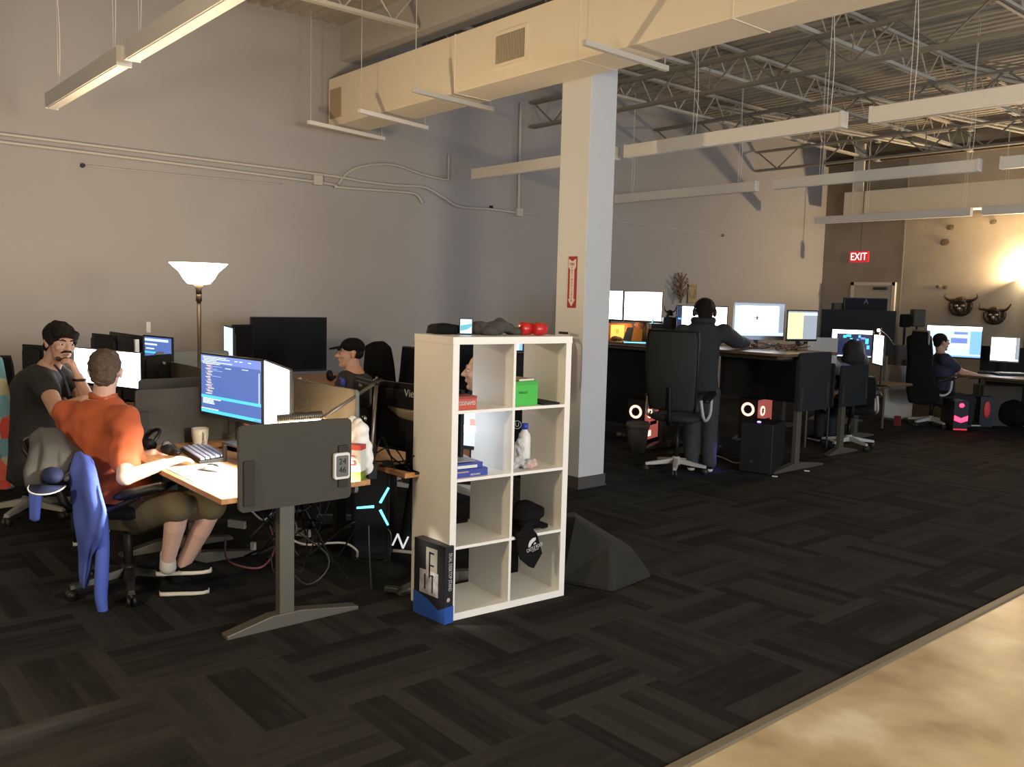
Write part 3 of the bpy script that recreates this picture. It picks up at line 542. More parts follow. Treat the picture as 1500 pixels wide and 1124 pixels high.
ORANGE = mat('orange_cotton', (.40, .085, .028), .8, noise_amt=.08, nscale=14, bump=.15, bscale=20); OLIVE = mat('olive_cotton', (.11, .09, .045), .85, bump=.2, bscale=30); TEEB = mat('black_cotton', (.022, .022, .021), .85, bump=.25, bscale=25)
HOODIE = mat('charcoal_fleece', (.020, .023, .024), .9, bump=.3, bscale=25); GPANT = mat('grey_trousers', (.034, .038, .040), .85, bump=.3, bscale=25); HAIRB = mat('brown_hair', (.065, .040, .025), .7, noise_amt=.35, nscale=90, bump=.8, bscale=160); HAIRD = mat('dark_hair', (.010, .007, .005), .75, spec=.2, noise_amt=.3, nscale=90, bump=.8, bscale=160); NAVY = mat('navy_cotton', (.020, .022, .045), .85, bump=.2, bscale=25); GSHIRT = mat('grey_cotton', (.24, .27, .31), .85, bump=.3, bscale=25)
BLUEH = mat('blue_fleece', (.075, .125, .50), .85, bump=.3, bscale=18); NAVYC = mat('navy_cap', (.012, .02, .07), .8); GREYJ = mat('grey_fleece', (.060, .056, .050), .9, noise_amt=.1, nscale=10, bump=.5, bscale=14); SOCK = mat('sock_grey', (.45, .42, .38), .9)
def person(name, lab, base): return thing('person', lab, 'person', (base[0], base[1], 0))
# ================================================================== DESK ROWS (left)
D1 = desk('oak-topped standing desk with a grey side panel, nearest the camera', -5.36, -3.80, 1.53, 2.31, .73, WOOD, (-3.96, -5.2), back=(-5.30, -3.98, .62, 1.17, PANELL), sides=[(-3.79, 1.60, 2.18, .66, 1.06, PANEL), (-5.38, 1.64, 2.28, .70, 1.07, PANEL)])
D3 = desk('oak-topped desk where the man in the black shirt sits', -6.98, -5.45, 1.53, 2.31, .73, WOOD, (-5.6, -6.8), back=(-6.93, -5.5, .62, 1.12, PANEL), sides=[(-5.50, 1.70, 2.36, .72, 1.12, PANEL)])
D5 = desk('desk against the long wall behind the man in black', -8.62, -7.1, 1.53, 2.31, .73, WOOD, (-7.25, -8.45), back=(-8.5, -7.15, .62, 1.12, PANEL))
D2 = desk('oak-topped desk behind the tall grey divider, holding a black monitor', -5.36, -3.83, 2.54, 3.30, .73, WOOD, (-4.0, -5.2))
D4 = desk('desk of the man in the black cap, mostly behind screens', -6.98, -5.45, 2.54, 3.30, .73, WOOD, (-5.6, -6.8), sides=[])
D6 = desk('rear desk by the long wall holding dark monitors', -8.62, -7.1, 2.54, 3.30, .73, WOOD, (-7.25, -8.45), sides=[(-7.09, 2.32, 2.92, .70, 1.175, PANELL)])
D7 = desk('wall desk under the large switched-off television', -8.95, -7.75, 3.45, 5.05, .76, WOOD, (-7.9, -8.8))
# code screen for the main monitor
rs = [(0, .0, 1, .055, S_CYAN), (0, .06, .3, .075, S_TXT), (0, .86, 1, 1, S_BLUE2), (0, .255, 1, .305, S_CYAN), (.88, .0, 1, .03, S_BLUE2)]
random.seed(3)
for i in range(5): rs.append((.02+random.random()*.05, .965-i*.028, .25+random.random()*.35, .978-i*.028, S_TXT, 1))
for x in (.45, .58, .66, .80): rs.append((x, .94, x+.05, .955, S_TXT, 1))
for i in range(22):
    y_ = .835-i*.024; x_ = .08+.02*(i % 3); w_ = .05+random.random()*.06; rs.append((x_, y_, x_+w_, y_+.012, S_TXT if i % 2 else S_ORG))
    if i in (1, 3, 4, 8): rs.append((x_+w_+.01, y_+.004, x_+w_+.1+random.random()*.1, y_+.008, S_PALE))
for i in range(4): rs.append((.03, .235-i*.026, .20+random.random()*.16, .252-i*.026, S_TXT, 1))
rs += [(.42, .80, .52, .812, S_TXT), (.7, .82, .8, .83, S_TXT), (.965, .30, .978, .80, S_PALE)]
CODE = dict(base=S_BLUE, rects=rs)
a, b_ = P(293.9, 560, 5.4), P(384.4, 573, 4.94)
monitor('flat monitor showing blue code, facing the man in orange', (a.x, a.y), (b_.x, b_.y), .905, 1.29, CODE, group='monitors on the nearest desk', frame_m=DGRY)
a, b_ = P(387.2, 573, 4.93), P(424.2, 585, 4.36)
monitor('angled monitor with a blank white screen beside the code monitor', (a.x, a.y), (b_.x, b_.y), .905, 1.29, dict(base=S_WHITE, rects=[]), group='monitors on the nearest desk', frame_m=DGRY, bez_=.006)
def mon(lab, ua, va, da, ub, vb, db, h, scr=None, deskz=.73, flip=False, **k):
    A, B_ = P(ua, va, da), P(ub, vb, db); zt = (A.z+B_.z)/2
    if flip: A, B_ = B_, A
    return monitor(lab, (A.x, A.y), (B_.x, B_.y), zt-h, zt, scr, deskz, **k)
mon('white-glowing wide monitor in front of the man in the black shirt', 108, 510, 6.35, 206, 515, 5.95, .27, dict(base=S_WHITE, rects=[]), bez_=.006)
mon('dark monitor back just right of the man in black, small in the rear', 137, 487, 7.3, 158, 491, 7.1, .30, flip=True, group='dark monitors by the long wall')
mon('dark monitor with slanting top behind the white screen', 140, 486, 7.2, 176, 494, 7.0, .30, flip=True, group='dark monitors by the long wall')
mon('wide dark monitor back left of the rear code screen', 163, 485, 7.6, 212, 493, 7.0, .34, flip=True, group='dark monitors by the long wall')
mon('rear monitor with blue code text, half hidden by another monitor', 209, 489, 7.15, 252, 496, 6.85, .36, dict(base=S_BLUE, rects=[(.05, .9, .9, .96, S_PALE), (.05, .8, .5, .84, S_TXT), (.1, .7, .4, .73, S_TXT), (.05, .6, .6, .64, S_CYAN), (0, .45, 1, .5, S_BLUE2)]))
mon('black monitor seen from behind in front of the rear code screen', 205, 523, 6.4, 249, 517, 6.7, .24, flip=True, logo=('hp', .03, -.05, .06))
solo('white_cable_box', MB().bx(-7.20, -7.17, 2.20, 2.23, .73, 1.27), WHITE, 'thin upright white strip behind the monitors by the wall', 'strip light')
solo('wall_socket', MB().box((XW+.01, 2.95, 1.28), (.02, .045, .11)), WHITE, 'narrow white fitting on the long wall beside the lamp pole', 'socket', bevel=.003)
# wall side television group
mon('large black switched-off television on the wall desk', 367, 464, 8.45, 479, 465, 8.95, .55, deskz=.76, thick=.05, name='television', bez_=.01)
mon('upright narrow monitor with pale blue screen, seen nearly edge-on', 328, 480, 8.0, 341, 476, 7.55, .42, dict(base=S_PALE, rects=[]), deskz=.73, bez_=.01)
mon('black monitor overlapping the left edge of the television', 341, 476, 7.6, 371, 475, 7.8, .44, deskz=.73)
for u, v, d_, s, lab in [(483, 538, 9.1, .05, 'small dark gadget on the wall desk right of the television'), (432, 538, 8.8, .05, 'tiny crumpled white paper on the wall desk')]:
    q = P(u, v, d_); q.z = .76; fuse_m = MATS['black_plastic'] if 'dark' in lab else PAPER
    solo('desk_gadget' if 'dark' in lab else 'crumpled_paper', MB().ell((q.x, q.y, q.z+s*(1.2 if 'dark' in lab else .5)), (s, s*.7, s*(1.2 if 'dark' in lab else .5)), n=8, m=6).cone((q.x+.03, q.y, q.z+.02), .02, (q.x+.06, q.y+.03, q.z+.05), .015), fuse_m, lab, 'gadget' if 'dark' in lab else 'paper', smooth=True)
# things on the nearest desk
keyboard('black keyboard with pale keys on the oak desk', (-4.87, 1.855, .73), -.12, .45, .15)
t = thing('mouse_mat', 'grey mouse mat lying along the front edge of the oak desk', 'mat', (-4.30, 1.70, .73)); part('mat', MB().bx(-.34, .30, -.14, .16, 0, .003), mat('mat_grey', (.30, .30, .31), .7), t, bevel=.001)
for i, (x, y_, r_) in enumerate([(-4.18, 1.66, .2), (-4.05, 1.80, -.3)]): solo('paper_sheet', MB().box((x, y_, .7350+i*.002), (.21, .16, .0008), rz=r_), PAPER, ('white paper sheet on the mouse mat near the front edge', 'white paper sheet by the side panel on the oak desk')[i], 'paper', 'papers on the oak desk')
t = thing('computer_mouse', 'black and white computer mouse on the grey mat', 'mouse', (-4.42, 1.735, .733), .5); part('shell', MB().loft([((-.05, 0, .012), (0, .018, 0), (0, 0, .010)), ((-.03, 0, .017), (0, .030, 0), (0, 0, .016)), ((.01, 0, .018), (0, .031, 0), (0, 0, .017)), ((.045, 0, .012), (0, .025, 0), (0, 0, .011)), ((.058, 0, .008), (0, .014, 0), (0, 0, .006))], 14), WHITE, t, True); part('top_cover', MB().loft([((-.045, 0, .022), (0, .010, 0), (0, 0, .006)), ((-.02, 0, .031), (0, .014, 0), (0, 0, .007)), ((.02, 0, .030), (0, .013, 0), (0, 0, .007)), ((.05, 0, .017), (0, .008, 0), (0, 0, .004))], 12), BLK, t, True)
q = P(293, 641, 5.32); mug('cream ceramic mug below the code monitor', (q.x, q.y, .73), mat('cream_ceramic', (.55, .50, .38), .35), .05, .105)
q = P(235, 648, 5.5); t = thing('drinking_glass', 'clear patterned drinking glass beside the desk divider', 'glass', (q.x, q.y, .73)); part('vessel', MB().rings([[V((r_*math.cos(2*PI*k/20), r_*math.sin(2*PI*k/20), z)) for k in range(20)] for r_, z in [(.028, 0), (.03, .01), (.034, .06), (.038, .14), (.036, .14), (.031, .06), (.026, .012)]]), mat('clear_glass', (.9, .92, .9), .05, trans=.95), t, True)
q = P(247, 660, 5.0); t = thing('trackball', 'black ergonomic trackball on the desk by the keyboard', 'trackball', (q.x, q.y, .73)); fuse('body', MB().ell((0, 0, .03), (.06, .045, .035)).ell((.05, .02, .02), (.06, .03, .022)), BLK, t, .006, 2, world=False); part('ball', MB().ell((-.01, -.01, .055), (.025, .025, .022)), mat('ball_grey', (.12, .11, .11), .3), t, True)
q = P(215, 662, 5.15); t = thing('headphones', 'black headphones lying on the desk by the divider', 'headphones', (q.x, q.y, .73)); part('headband', MB().tube(bez([(-.07, 0, .03), (-.06, .05, .09), (0, .07, .11), (.06, .05, .09), (.07, 0, .03)]), .010, 8), BLK, t, True)
for s in (-1, 1): part('ear_cup', MB().cyl((s*.055, 0, .035), (s*.09, 0, .035), .034, .03, 16), BLK, t, True)
t = thing('monitor_riser', 'black metal riser under the white-screen monitor', 'stand', (-4.46, 1.99, .73), .05); part('shelf', MB().bx(-.20, .24, -.10, .10, .10, .112), DGRY, t)
for x in (-.19, .22):
    for y_ in (-.09, .09): part('leg', MB().bx(x-.01, x+.01, y_-.01, y_+.01, 0, .10), BLK, t)
# tea box
q = on(520, 698, .73); t = thing('tea_box', 'tea box lettered PG with red top and green foot', 'box', (-3.855, 2.215, .73), .62); part('carton', MB().bx(-.07, .065, 0, .06, .045, .155), mat('tea_cream', (.62, .66, .62), .6), t)
part('top_band', MB().bx(-.071, .066, -.001, .061, .155, .18), mat('tea_red', (.45, .06, .05), .6), t); part('foot_band', MB().bx(-.071, .066, -.001, .061, 0, .045), mat('tea_green', (.16, .26, .04), .6, noise_amt=.5, nscale=40), t); text('lettering', 'PG', .075, mat('tea_ink', (.38, .02, .02), .5), t, frame((.0, -.003, .10), (1, 0, 0), (0, 0, 1)), sx=.9)
# white bag glowing under the lamp
b = MB().ell((-3.90, 2.30, .83), (.06, .04, .10)).ell((-3.91, 2.28, .93), (.05, .04, .10)).ell((-3.97, 2.27, .96), (.03, .03, .08)).ell((-3.87, 2.30, .80), (.04, .035, .06))
bag = thing('plastic_bag', 'crumpled white plastic bag lit brightly by the arm lamp', 'bag', (-4.0, 2.22, .735)); b.v = [p+V((-.01, .035, 0)) for p in b.v]; fuse('bag_body', b, mat('bag_white', (.9, .9, .88), .5), bag, .008, 1, disp=.02, dscale=22)
# arm lamp
t = thing('arm_lamp', 'silver jointed arm lamp clamped at the desk corner', 'desk lamp', (-3.93, 2.42, .73)); B0 = V((-3.95, 2.40, .76)); J = P(552, 560, 4.75); E1 = P(474, 612, 4.36); silv = mat('lamp_silver', (.24, .22, .19), .4, .8)
part('clamp', MB().box((-3.95, 2.40, .74), (.05, .05, .08)).cyl(B0, B0+V((0, 0, .05)), .014), BLK, t, world=True); part('lower_arm', MB().cyl(B0+V((0, 0, .04)), J, .010), silv, t, True, world=True); part('joint', MB().ell(J, (.022, .022, .022)).cyl(J-RTH*.02, J+RTH*.03+Z*.01, .012), BLK, t, True, world=True); part('upper_arm', MB().cyl(J, E1, .009).cyl(J+Z*.03, J-Z*.06, .006), silv, t, True, world=True)
H0, H1 = P(472, 608, 4.34), P(406, 614, 4.25); hd = (H1-H0).normalized()
lh = part('lamp_head', MB().tube([H0+Z*.0, H1], .019, 10), silv, t, True, world=True, bevel=.002); fn = MB()
for i in range(24): c = H0+(H1-H0)*(i+.5)/24; fn.tube([c-hd*.002, c+hd*.002], .0225, 10)
part('cooling_fin', fn, DGRY, lh, world=True); part('light_strip', MB().box((H0+H1)/2-Z*.020, ((H1-H0).length*.9, .02, .004), R=hd.to_track_quat('X', 'Z').to_matrix()), emat('led_strip', (1, .93, .82), 25), lh, world=True)
c = (H0+H1)/2; lamp('AREA', 'arm_lamp_light', c-Z*.03, (1, .90, .76), 150, shape='RECTANGLE', size=.2, size_y=.05, spread=2.3, to=c-Z*1+V((-.35, -.12, 0)))
# thermometer clipped to the near panel
t = thing('thermometer', 'small white digital thermometer clipped to the desk side panel', 'thermometer', (-3.755, 2.115, .765), PI/2); part('shell', MB().rrect(0, .065, .085, .13, .012, -.012, .008), WHITE, t, bevel=.002); part('display', MB().rrect(0, .065, .066, .105, .008, -.014, -.011), mat('lcd', (.13, .13, .11), .3), t)
text('digits', '24\n46', .042, BLK, t, frame((0, -.0148, .066), (1, 0, 0), (0, 0, 1)))
# monitor with silver band (seen from behind)
a, b_ = P(556, 556, 5.02), P(681, 569, 4.58)
t = monitor('big black monitor seen from behind with a silver band and lettering', (b_.x, b_.y), (a.x, a.y), .80, 1.185, dict(base=emat('screen_mild_white', (.75, .85, 1), 2.2), rects=[]), thick=.05, logo=None)
zz = .265; text('logo', 'ViewSonic', .060, mat('logo_silver', (.5, .5, .5), .3), t, frame((-.055, .053, .405), (-1, 0, 0), (0, 0, 1)))
part('silver_band', MB().loft([((.20, .052, .315), (0, 0, .008), (0, .008, 0)), ((.10, .056, .292), (0, 0, .026), (0, .012, 0)), ((-.02, .060, .285), (0, 0, .034), (0, .014, 0)), ((-.14, .056, .292), (0, 0, .026), (0, .012, 0)), ((-.22, .052, .315), (0, 0, .008), (0, .008, 0))], 14), mat('champagne', (.36, .30, .20), .35, .6), t, True)
part('rating_label', MB().bx(-.02, .04, .049, .0515, .10, .13), mat('label_grey', (.35, .35, .33), .6), t); part('stand_column', MB().box((-.10, .07, .12), (.07, .03, .24)), BLK, t)
lo = P(590, 655, 4.85); part('blue_led', MB().box((-.09, .088, .05), (.03, .004, .02)), emat('blue_led', (.1, .5, 1), 4), t)
a, b_ = P(523, 538, 5.15), P(553, 557, 4.85)
monitor('small tilted dark monitor head behind the divider corner', (b_.x, b_.y), (a.x, a.y), 1.02, 1.19, None, logo=('Acer', .03, .0, .05), stand=True)
q = P(536, 622, 5.15); t = thing('desk_speaker', 'small black speaker standing beside the silver-banded monitor', 'speaker', (q.x, q.y, .73), .8); part('cabinet', MB().bx(-.06, .06, -.06, .06, 0, .30), BLK, t, bevel=.006); part('cone', MB().cyl((0, -.058, .10), (0, -.064, .10), .04), DGRY, t, True); part('tweeter', MB().cyl((0, -.058, .22), (0, -.064, .22), .02), CHROME, t, True)
q = P(664, 640, 7.15); office_chair('empty tall black chair seen through the upper left cube', (q.x, q.y), 1.2, 'tall', .54, backh=.84, backw=.62, arms=False)
# black desk clutter (cables on desk 2)
for i, (p0, p1, p2) in enumerate([((545, 668), (575, 655), (600, 690)), ((545, 685), (560, 640), (578, 688)), ((550, 676), (590, 676), (607, 668)), ((560, 640), (572, 668), (606, 692)), ((542, 690), (570, 684), (600, 680))]):
    cable('cable', [P(*p0, 4.85), P(*p1, 4.9), P(*p2, 4.72)], .0045, BLK, 'black cable looping over the oak desk corner behind the arm lamp', group='cables on the rear oak desk')
q = on(567, 680, .74); solo('cable_grommet', MB().lathe((q.x, q.y, .73), [(.045, 0), (.045, .006), (.03, .012), (.018, .03)]), BLK, 'round black puck with cables on the rear oak desk', 'desk stand', smooth=True)
# cyan light computer
q = P(552, 742, 5.45); t = pc_tower('black computer tower with a glowing cyan three-armed light', (q.x-.163, q.y+.085, 0), .86, .24, .34, .62); hub = V((.05, -.175, q.z))
for an_ in (62, 186, -62):
    a_ = math.radians(an_); e = V((math.cos(a_), 0, math.sin(a_))); part('light_bar', MB().tube([hub+e*.026, hub+e*.134], [.0085, .0065], 8), CY_LIGHT, t, True)
part('side_rim', MB().rrect(0, .33, .20, .54, .03, -.176, -.168), mat('tower_rim', (.02, .021, .022), .3), t)
# ------------------------------------------------ cables under the desks
random.seed(11)
for i in range(16):
    pts = [V((-4.9+random.random()*.85, 2.05+random.random()*.35, .12+random.random()*.5)) for _ in range(4)]
    cable('cable', pts, .004+random.random()*.003, BLK if i % 5 else mat('grey_cable', (.06, .06, .06), .6), 'cable in the tangle hanging under the nearest desk', group='cable tangle under the nearest desk', k=6)
cable('cable', [P(330, 790, 5.0), P(335, 822, 4.9), P(380, 832, 4.85), P(402, 805, 5.0), P(395, 770, 5.1)], .006, mat('maroon_cable', (.16, .05, .06), .6), 'dull red cable hanging in a loop under the desk')
cable('cable', [P(425, 790, 5.0), P(448, 798, 5.0), P(478, 796, 5.05), P(505, 796, 5.1), P(522, 806, 5.1), P(523, 816, 5.15)], .007, mat('white_cable', (.50, .47, .43), .6), 'thick white cable drooping behind the desk leg')
cable('cable', [P(365, 745, 5.0), P(385, 762, 5.05), P(400, 750, 5.1)], .006, mat('white_cable', (.5, .47, .43)), 'short white cable under the desk by the side panel')
for u, v, d_, lab in [(371, 800, 4.95, 'white tag hanging among the cables under the desk'), (347, 768, 5.1, 'row of pale sockets on a power strip under the desk'), (442, 780, 5.1, 'pale power strip behind the desk leg')]:
    q = P(u, v, d_); w_ = .03 if 'tag' in lab else .12; solo('cable_tag' if 'tag' in lab else 'power_strip', MB().box(q, (w_, .02, .045), rz=.5), mat('dull_white', (.28, .27, .26), .6), lab, 'tag' if 'tag' in lab else 'power strip', bevel=.003)
cable('cable', [P(540, 770, 4.7), P(541, 810, 4.7), on(544, 866, .006)], .004, mat('grey_cable', (.20, .20, .20)), 'thin grey cable hanging in front of the cyan-lit computer')
cable('cable', [P(568, 775, 4.6), P(573, 790, 4.6), on(568, 850, .006)], .003, mat('grey_cable', (.20, .20, .20)), 'thin grey cable dropping beside the black trainer')
solo('small_adapter', MB().box(on(575, 862, .03)+V((0, 0, -.005)), (.09, .04, .03), rz=.6), mat('adapter_grey', (.04, .04, .035), .5), 'small dark adapter on the carpet beside the white shelf', 'adapter', bevel=.006)
# ================================================================== PERSON A (orange shirt)
pel = P(186, 745, 4.80); ch = P(146, 640, 4.92); nk = P(152, 580, 4.90); fT = (RTH*.42+FWH*.91).normalized(); rT = fT.cross(Z)
A = person('person', 'man in an orange short-sleeved shirt and olive shorts seated at the oak desk, back turned', (pel.x, pel.y))
H = Head(P(155, 545, 4.86), FWH*.96-RTH*.20, (.02, 0, 1), 1.03); b = MB(); H.skull(b, nk-Z*.02); torso(b, pel, ch, nk+Z*.01, rT, rT, .13, .165, .095)
shR, shL = P(186, 616, 4.74), P(97, 606, 5.0); elR, wrR = P(184, 699, 4.50), P(240, 680, 4.58); elL = P(130, 690, 5.15); wrL = P(225, 664, 5.0)
b.chain([shR, elR, wrR], [.05, .046, .030]); b.chain([shL, elL, wrL], [.048, .040, .026]); hd_ = (P(266, 672, 4.64)-wrR).normalized(); hand(b, wrR, hd_, Z*.9+RTH*.1, -1, .35); hand(b, wrL, (P(255, 660, 5.05)-wrL), Z, 1, .3)
kR, anR = P(262, 742, 4.45), P(246, 822, 4.62); kL, anL = P(312, 741, 4.55), P(262, 838, 4.72); hipR, hipL = pel+rT*.09-Z*.02, pel-rT*.09-Z*.02
b.chain([hipR, kR, kR+(anR-kR)*.35, anR], [.075, .055, .056, .036]); b.chain([hipL, kL, kL+(anL-kL)*.35, anL], [.075, .055, .056, .036]); b.cone(anR, .036, anR+Z*-.04, .035); b.cone(anL, .036, anL-Z*.03, .035)
body = fuse('body', b, SKIN2, A, .0055, 3); H.eyes(A)
s = MB(); torso(s, pel, ch, nk-Z*.005, rT, rT, .19, .245, .145, .03); s.chain([ch+(shR-ch)*.5+Z*.03, shR, shR+(elR-shR)*.70], [.10, .080, .084]); s.chain([ch+(shL-ch)*.5+Z*.03, shL, shL+(elL-shL)*.8], [.10, .076, .08])
fuse('shirt', s, ORANGE, A, .011, 14, disp=.016, dscale=12); cl = MB()
cN = nk+Z*.005
for q in range(2):
    pts = [cN+(rT*math.cos(a_)*.078+fT*math.sin(a_)*.07)+Z*(.012 if q else -.02) for a_ in [PI*(-1.15+1.3*k/14) for k in range(15)]]; cl.v += pts
cl.f = [(k, k+1, k+16, k+15) for k in range(14)]; part('collar', cl, ORANGE, A, True, solid=.008, world=True)
s = MB(); s.chain([hipR, kR+(hipR-kR)*.02], [.115, .078]); s.chain([hipL, kL+(hipL-kL)*.02], [.115, .080]); s.loft([(pel-Z*.10, rT*.15, fT*.11), (pel, rT*.175, fT*.135), (pel+Z*.07, rT*.16, fT*.12)], 20); fuse('shorts', s, OLIVE, A, .011, 2, disp=.007, dscale=9)
b = MB(); H.e(b, (0, -.024, .044), (.083, .096, .086)); H.e(b, (0, -.055, -.015), (.066, .055, .06)); H.e(b, (0, .045, .085), (.062, .04, .03)); fuse('hair', b, HAIRB, A, .007, 1, disp=.006, dscale=45)
for an_, m_ in ((anR, 0), (anL, 1)): part('sock', MB().chain([an_+Z*(.035-.02*m_), an_, an_-Z*.03], [.040, .041, .044]), BLKM if m_ else SOCK, A, True, world=True)
shoe(A, P(232, 842, 4.70)+Z*.0, P(309, 838, 4.72), m=BLKM); shoe(A, on(236, 873, 0.)+V((0, 0, .005)), on(306, 869, .0)+V((0, 0, .005)), m=BLKM)
# chair A with clothes
CA = office_chair('black mesh office chair under the man in orange, draped with clothes', (-4.97, 1.47), -.80, 'mesh', .50, base=DGRY, backh=.29, backw=.50, lean=.12, sp=.55, bo=.16, ao=.20, ah=-.07)
def cloth(name, lab, cat, rows, m, sol=.012, disp=.01, wr=8., sub=1, parent=None):
    G = [[V(p) for p in r] for r in rows]; R = []
    for i in range(len(G)-1):
        for j in range(4):
            t_ = j/4; R.append([G[i][k]*(1-t_)+G[i+1][k]*t_ for k in range(len(G[0]))])
    R.append(G[-1]); S = []
    for r in R:
        q = []
        for k in range(len(r)-1):
            for j in range(3): q.append(r[k]*(1-j/3)+r[k+1]*(j/3))
        q.append(r[-1]); S.append(q)
    for r in S:
        for k, p in enumerate(r): r[k] = p + (-FWH)*(disp*(noise.noise(p*wr)+.5*math.sin(k*1.7)))
    mb = MB().grid(S)
    if parent: return part(name, mb, m, parent, True, solid=sol, sub=sub, world=True)
    return solo(name, mb, m, lab, cat, smooth=True, solid=sol, sub=sub)
cloth('hoodie', 'bright blue hoodie hanging off the mesh chair to the floor', 'hoodie', [[P(112, 664, 4.66), P(118, 660, 4.6), P(130, 668, 4.55), P(136, 676, 4.5)], [P(105, 690, 4.56), P(118, 688, 4.44), P(137, 700, 4.38), P(149, 718, 4.40)], [P(107, 730, 4.56), P(124, 730, 4.42), P(143, 740, 4.36), P(158, 752, 4.38)], [P(112, 775, 4.58), P(124, 776, 4.46), P(139, 780, 4.40), P(152, 790, 4.42)], [P(118, 820, 4.68), P(124, 822, 4.6), P(130, 820, 4.55), P(137, 812, 4.52)], [P(121, 850, 4.68), P(124, 862, 4.62), P(127, 862, 4.6), P(130, 845, 4.57)]], BLUEH, .02, .035, 7)
HO = [o for o in COL.objects if o.name.startswith('hoodie')][0]; sl = MB().tube(bez([P(150, 745, 4.55), P(151, 790, 4.5), P(149, 840, 4.5), P(148, 875, 4.52), P(152, 902, 4.55)]), [.022+.012*math.sin(PI*i/32) for i in range(33)], 12); sl.v = [p-HO.location for p in sl.v]; part('sleeve', sl, BLUEH, HO, True)
cloth('jacket', 'grey fleece jacket bunched over the back of the mesh chair', 'jacket', [[P(50, 640, 4.60), P(58, 626, 4.64), P(76, 628, 4.72), P(100, 645, 4.78), P(124, 668, 4.80)], [P(41, 668, 4.46), P(58, 652, 4.48), P(80, 655, 4.54), P(102, 665, 4.60), P(122, 682, 4.62)], [P(37, 690, 4.44), P(56, 685, 4.44), P(78, 692, 4.50), P(100, 690, 4.56), P(112, 694, 4.58)], [P(44, 716, 4.46), P(52, 716, 4.46), P(62, 710, 4.50), P(78, 704, 4.54), P(98, 704, 4.58)]], GREYJ, .03, .05, 8)
cloth('jacket_sleeve_blue', 'blue sleeve hanging below the grey jacket on the chair', 'sleeve', [[P(44, 704, 4.52), P(52, 704, 4.5), P(62, 702, 4.5)], [P(46, 735, 4.54), P(53, 736, 4.52), P(61, 735, 4.52)], [P(46, 762, 4.56), P(52, 765, 4.54), P(58, 762, 4.54)]], BLUEH, .03, .008)
t = thing('cap', 'navy baseball cap with a white-edged brim hung on the chair back', 'cap', tuple(P(78, 706, 4.45))); q = P(77, 698, 4.45)
part('crown', MB().ell(q+Z*.005, (.085, .05, .042)), NAVYC, t, True, world=True); part('brim', MB().rings([[q-Z*.04+RTH*(.09*math.cos(a_))-FWH*(.05+.07*abs(math.sin(a_)))-Z*(.03*abs(math.sin(a_)))+Z*dz for a_ in [PI*k/12 for k in range(13)]] for dz in (0, .006)]), NAVYC, t, True, world=True)
part('brim_edge', MB().tube([q-Z*.037+RTH*(.091*math.cos(a_))-FWH*(.05+.072*abs(math.sin(a_)))-Z*(.031*abs(math.sin(a_))) for a_ in [PI*k/12 for k in range(13)]], .004, 6), WHITE, t, True, world=True)
# patterned jacket hung over the back of the chair of the man in black
cloth('patterned_jacket', 'red, teal and blue patterned jacket hung at the left edge', 'jacket', [[P(-40, 520, 6.0), P(-15, 518, 6.0), P(2, 522, 5.98)], [P(-40, 560, 6.0), P(-10, 560, 5.92), P(14, 572, 5.92)], [P(-40, 610, 6.0), P(-8, 612, 5.9), P(22, 618, 5.92)], [P(-40, 655, 6.0), P(-5, 660, 5.9), P(32, 655, 5.92)], [P(-38, 700, 6.0), P(0, 714, 5.92), P(28, 700, 5.94)], [P(-30, 712, 6.0), P(4, 718, 5.92), P(20, 716, 5.94)]], patch_mat(), .03, .03, 6)
# ================================================================== PERSON B (black shirt, moustache)
pel = P(52, 690, 5.95); ch = P(54, 580, 5.95); nk = P(74, 535, 5.85); fT = (RTH*.9+FWH*.15).normalized(); rT = fT.cross(Z)
A = person('person', 'dark-haired moustached man in a black T-shirt resting his chin on his hand', (pel.x, pel.y)); b = MB()
H = Head(P(88, 503, 5.80), RTH*.80-FWH*.62-Z*.15, (RTH*.12+Z).normalized(), 1.10); H.skull(b, nk-Z*.01); torso(b, pel, ch, nk+Z*.01, rT, rT, .15, .18, .11)
shR, shL = P(62, 556, 5.68), P(80, 548, 6.1); elR, wrR = P(84, 602, 5.45), P(124, 586, 5.40); elL, wrL = P(130, 588, 5.80), P(114, 552, 5.70)
b.chain([shR, elR, wrR], [.060, .050, .032]); b.chain([shL, elL, wrL], [.060, .050, .031]); hand(b, wrL, (P(104, 528, 5.66)-wrL), RTH*.8+FWH*.2, 1, .75, 1.05); hand(b, wrR, (P(150, 586, 5.45)-wrR), Z, -1, .4)
kk = MB(); k1, k2 = P(125, 690, 5.75), P(125, 680, 6.05); b.chain([pel+rT*.09, k1, P(120, 770, 5.8)], [.09, .065, .045]); b.chain([pel-rT*.09, k2, P(125, 760, 6.0)], [.09, .065, .045])
fuse('body', b, SKIN, A, .006, 2); H.eyes(A); H.brows(A, HAIRD); part('moustache', MB().tube([H.p(-.034, .088, -.046), H.p(-.015, .102, -.036), H.p(0, .106, -.034), H.p(.015, .102, -.036), H.p(.034, .088, -.046)], [.004, .008, .007, .008, .004], 8), HAIRD, A, True, world=True)
part('lips', MB().tube([H.p(-.02, .095, -.056), H.p(0, .103, -.054), H.p(.02, .095, -.056)], [.003, .006, .003], 8), LIP, A, True, world=True)
part('beard', MB().ell(H.p(0, .080, -.092), (.030, .018, .022), H.B, 12, 8).ell(H.p(.03, .062, -.085), (.02, .02, .016), H.B, 10, 6).ell(H.p(-.03, .062, -.085), (.02, .02, .016), H.B, 10, 6), HAIRB, A, True, world=True)
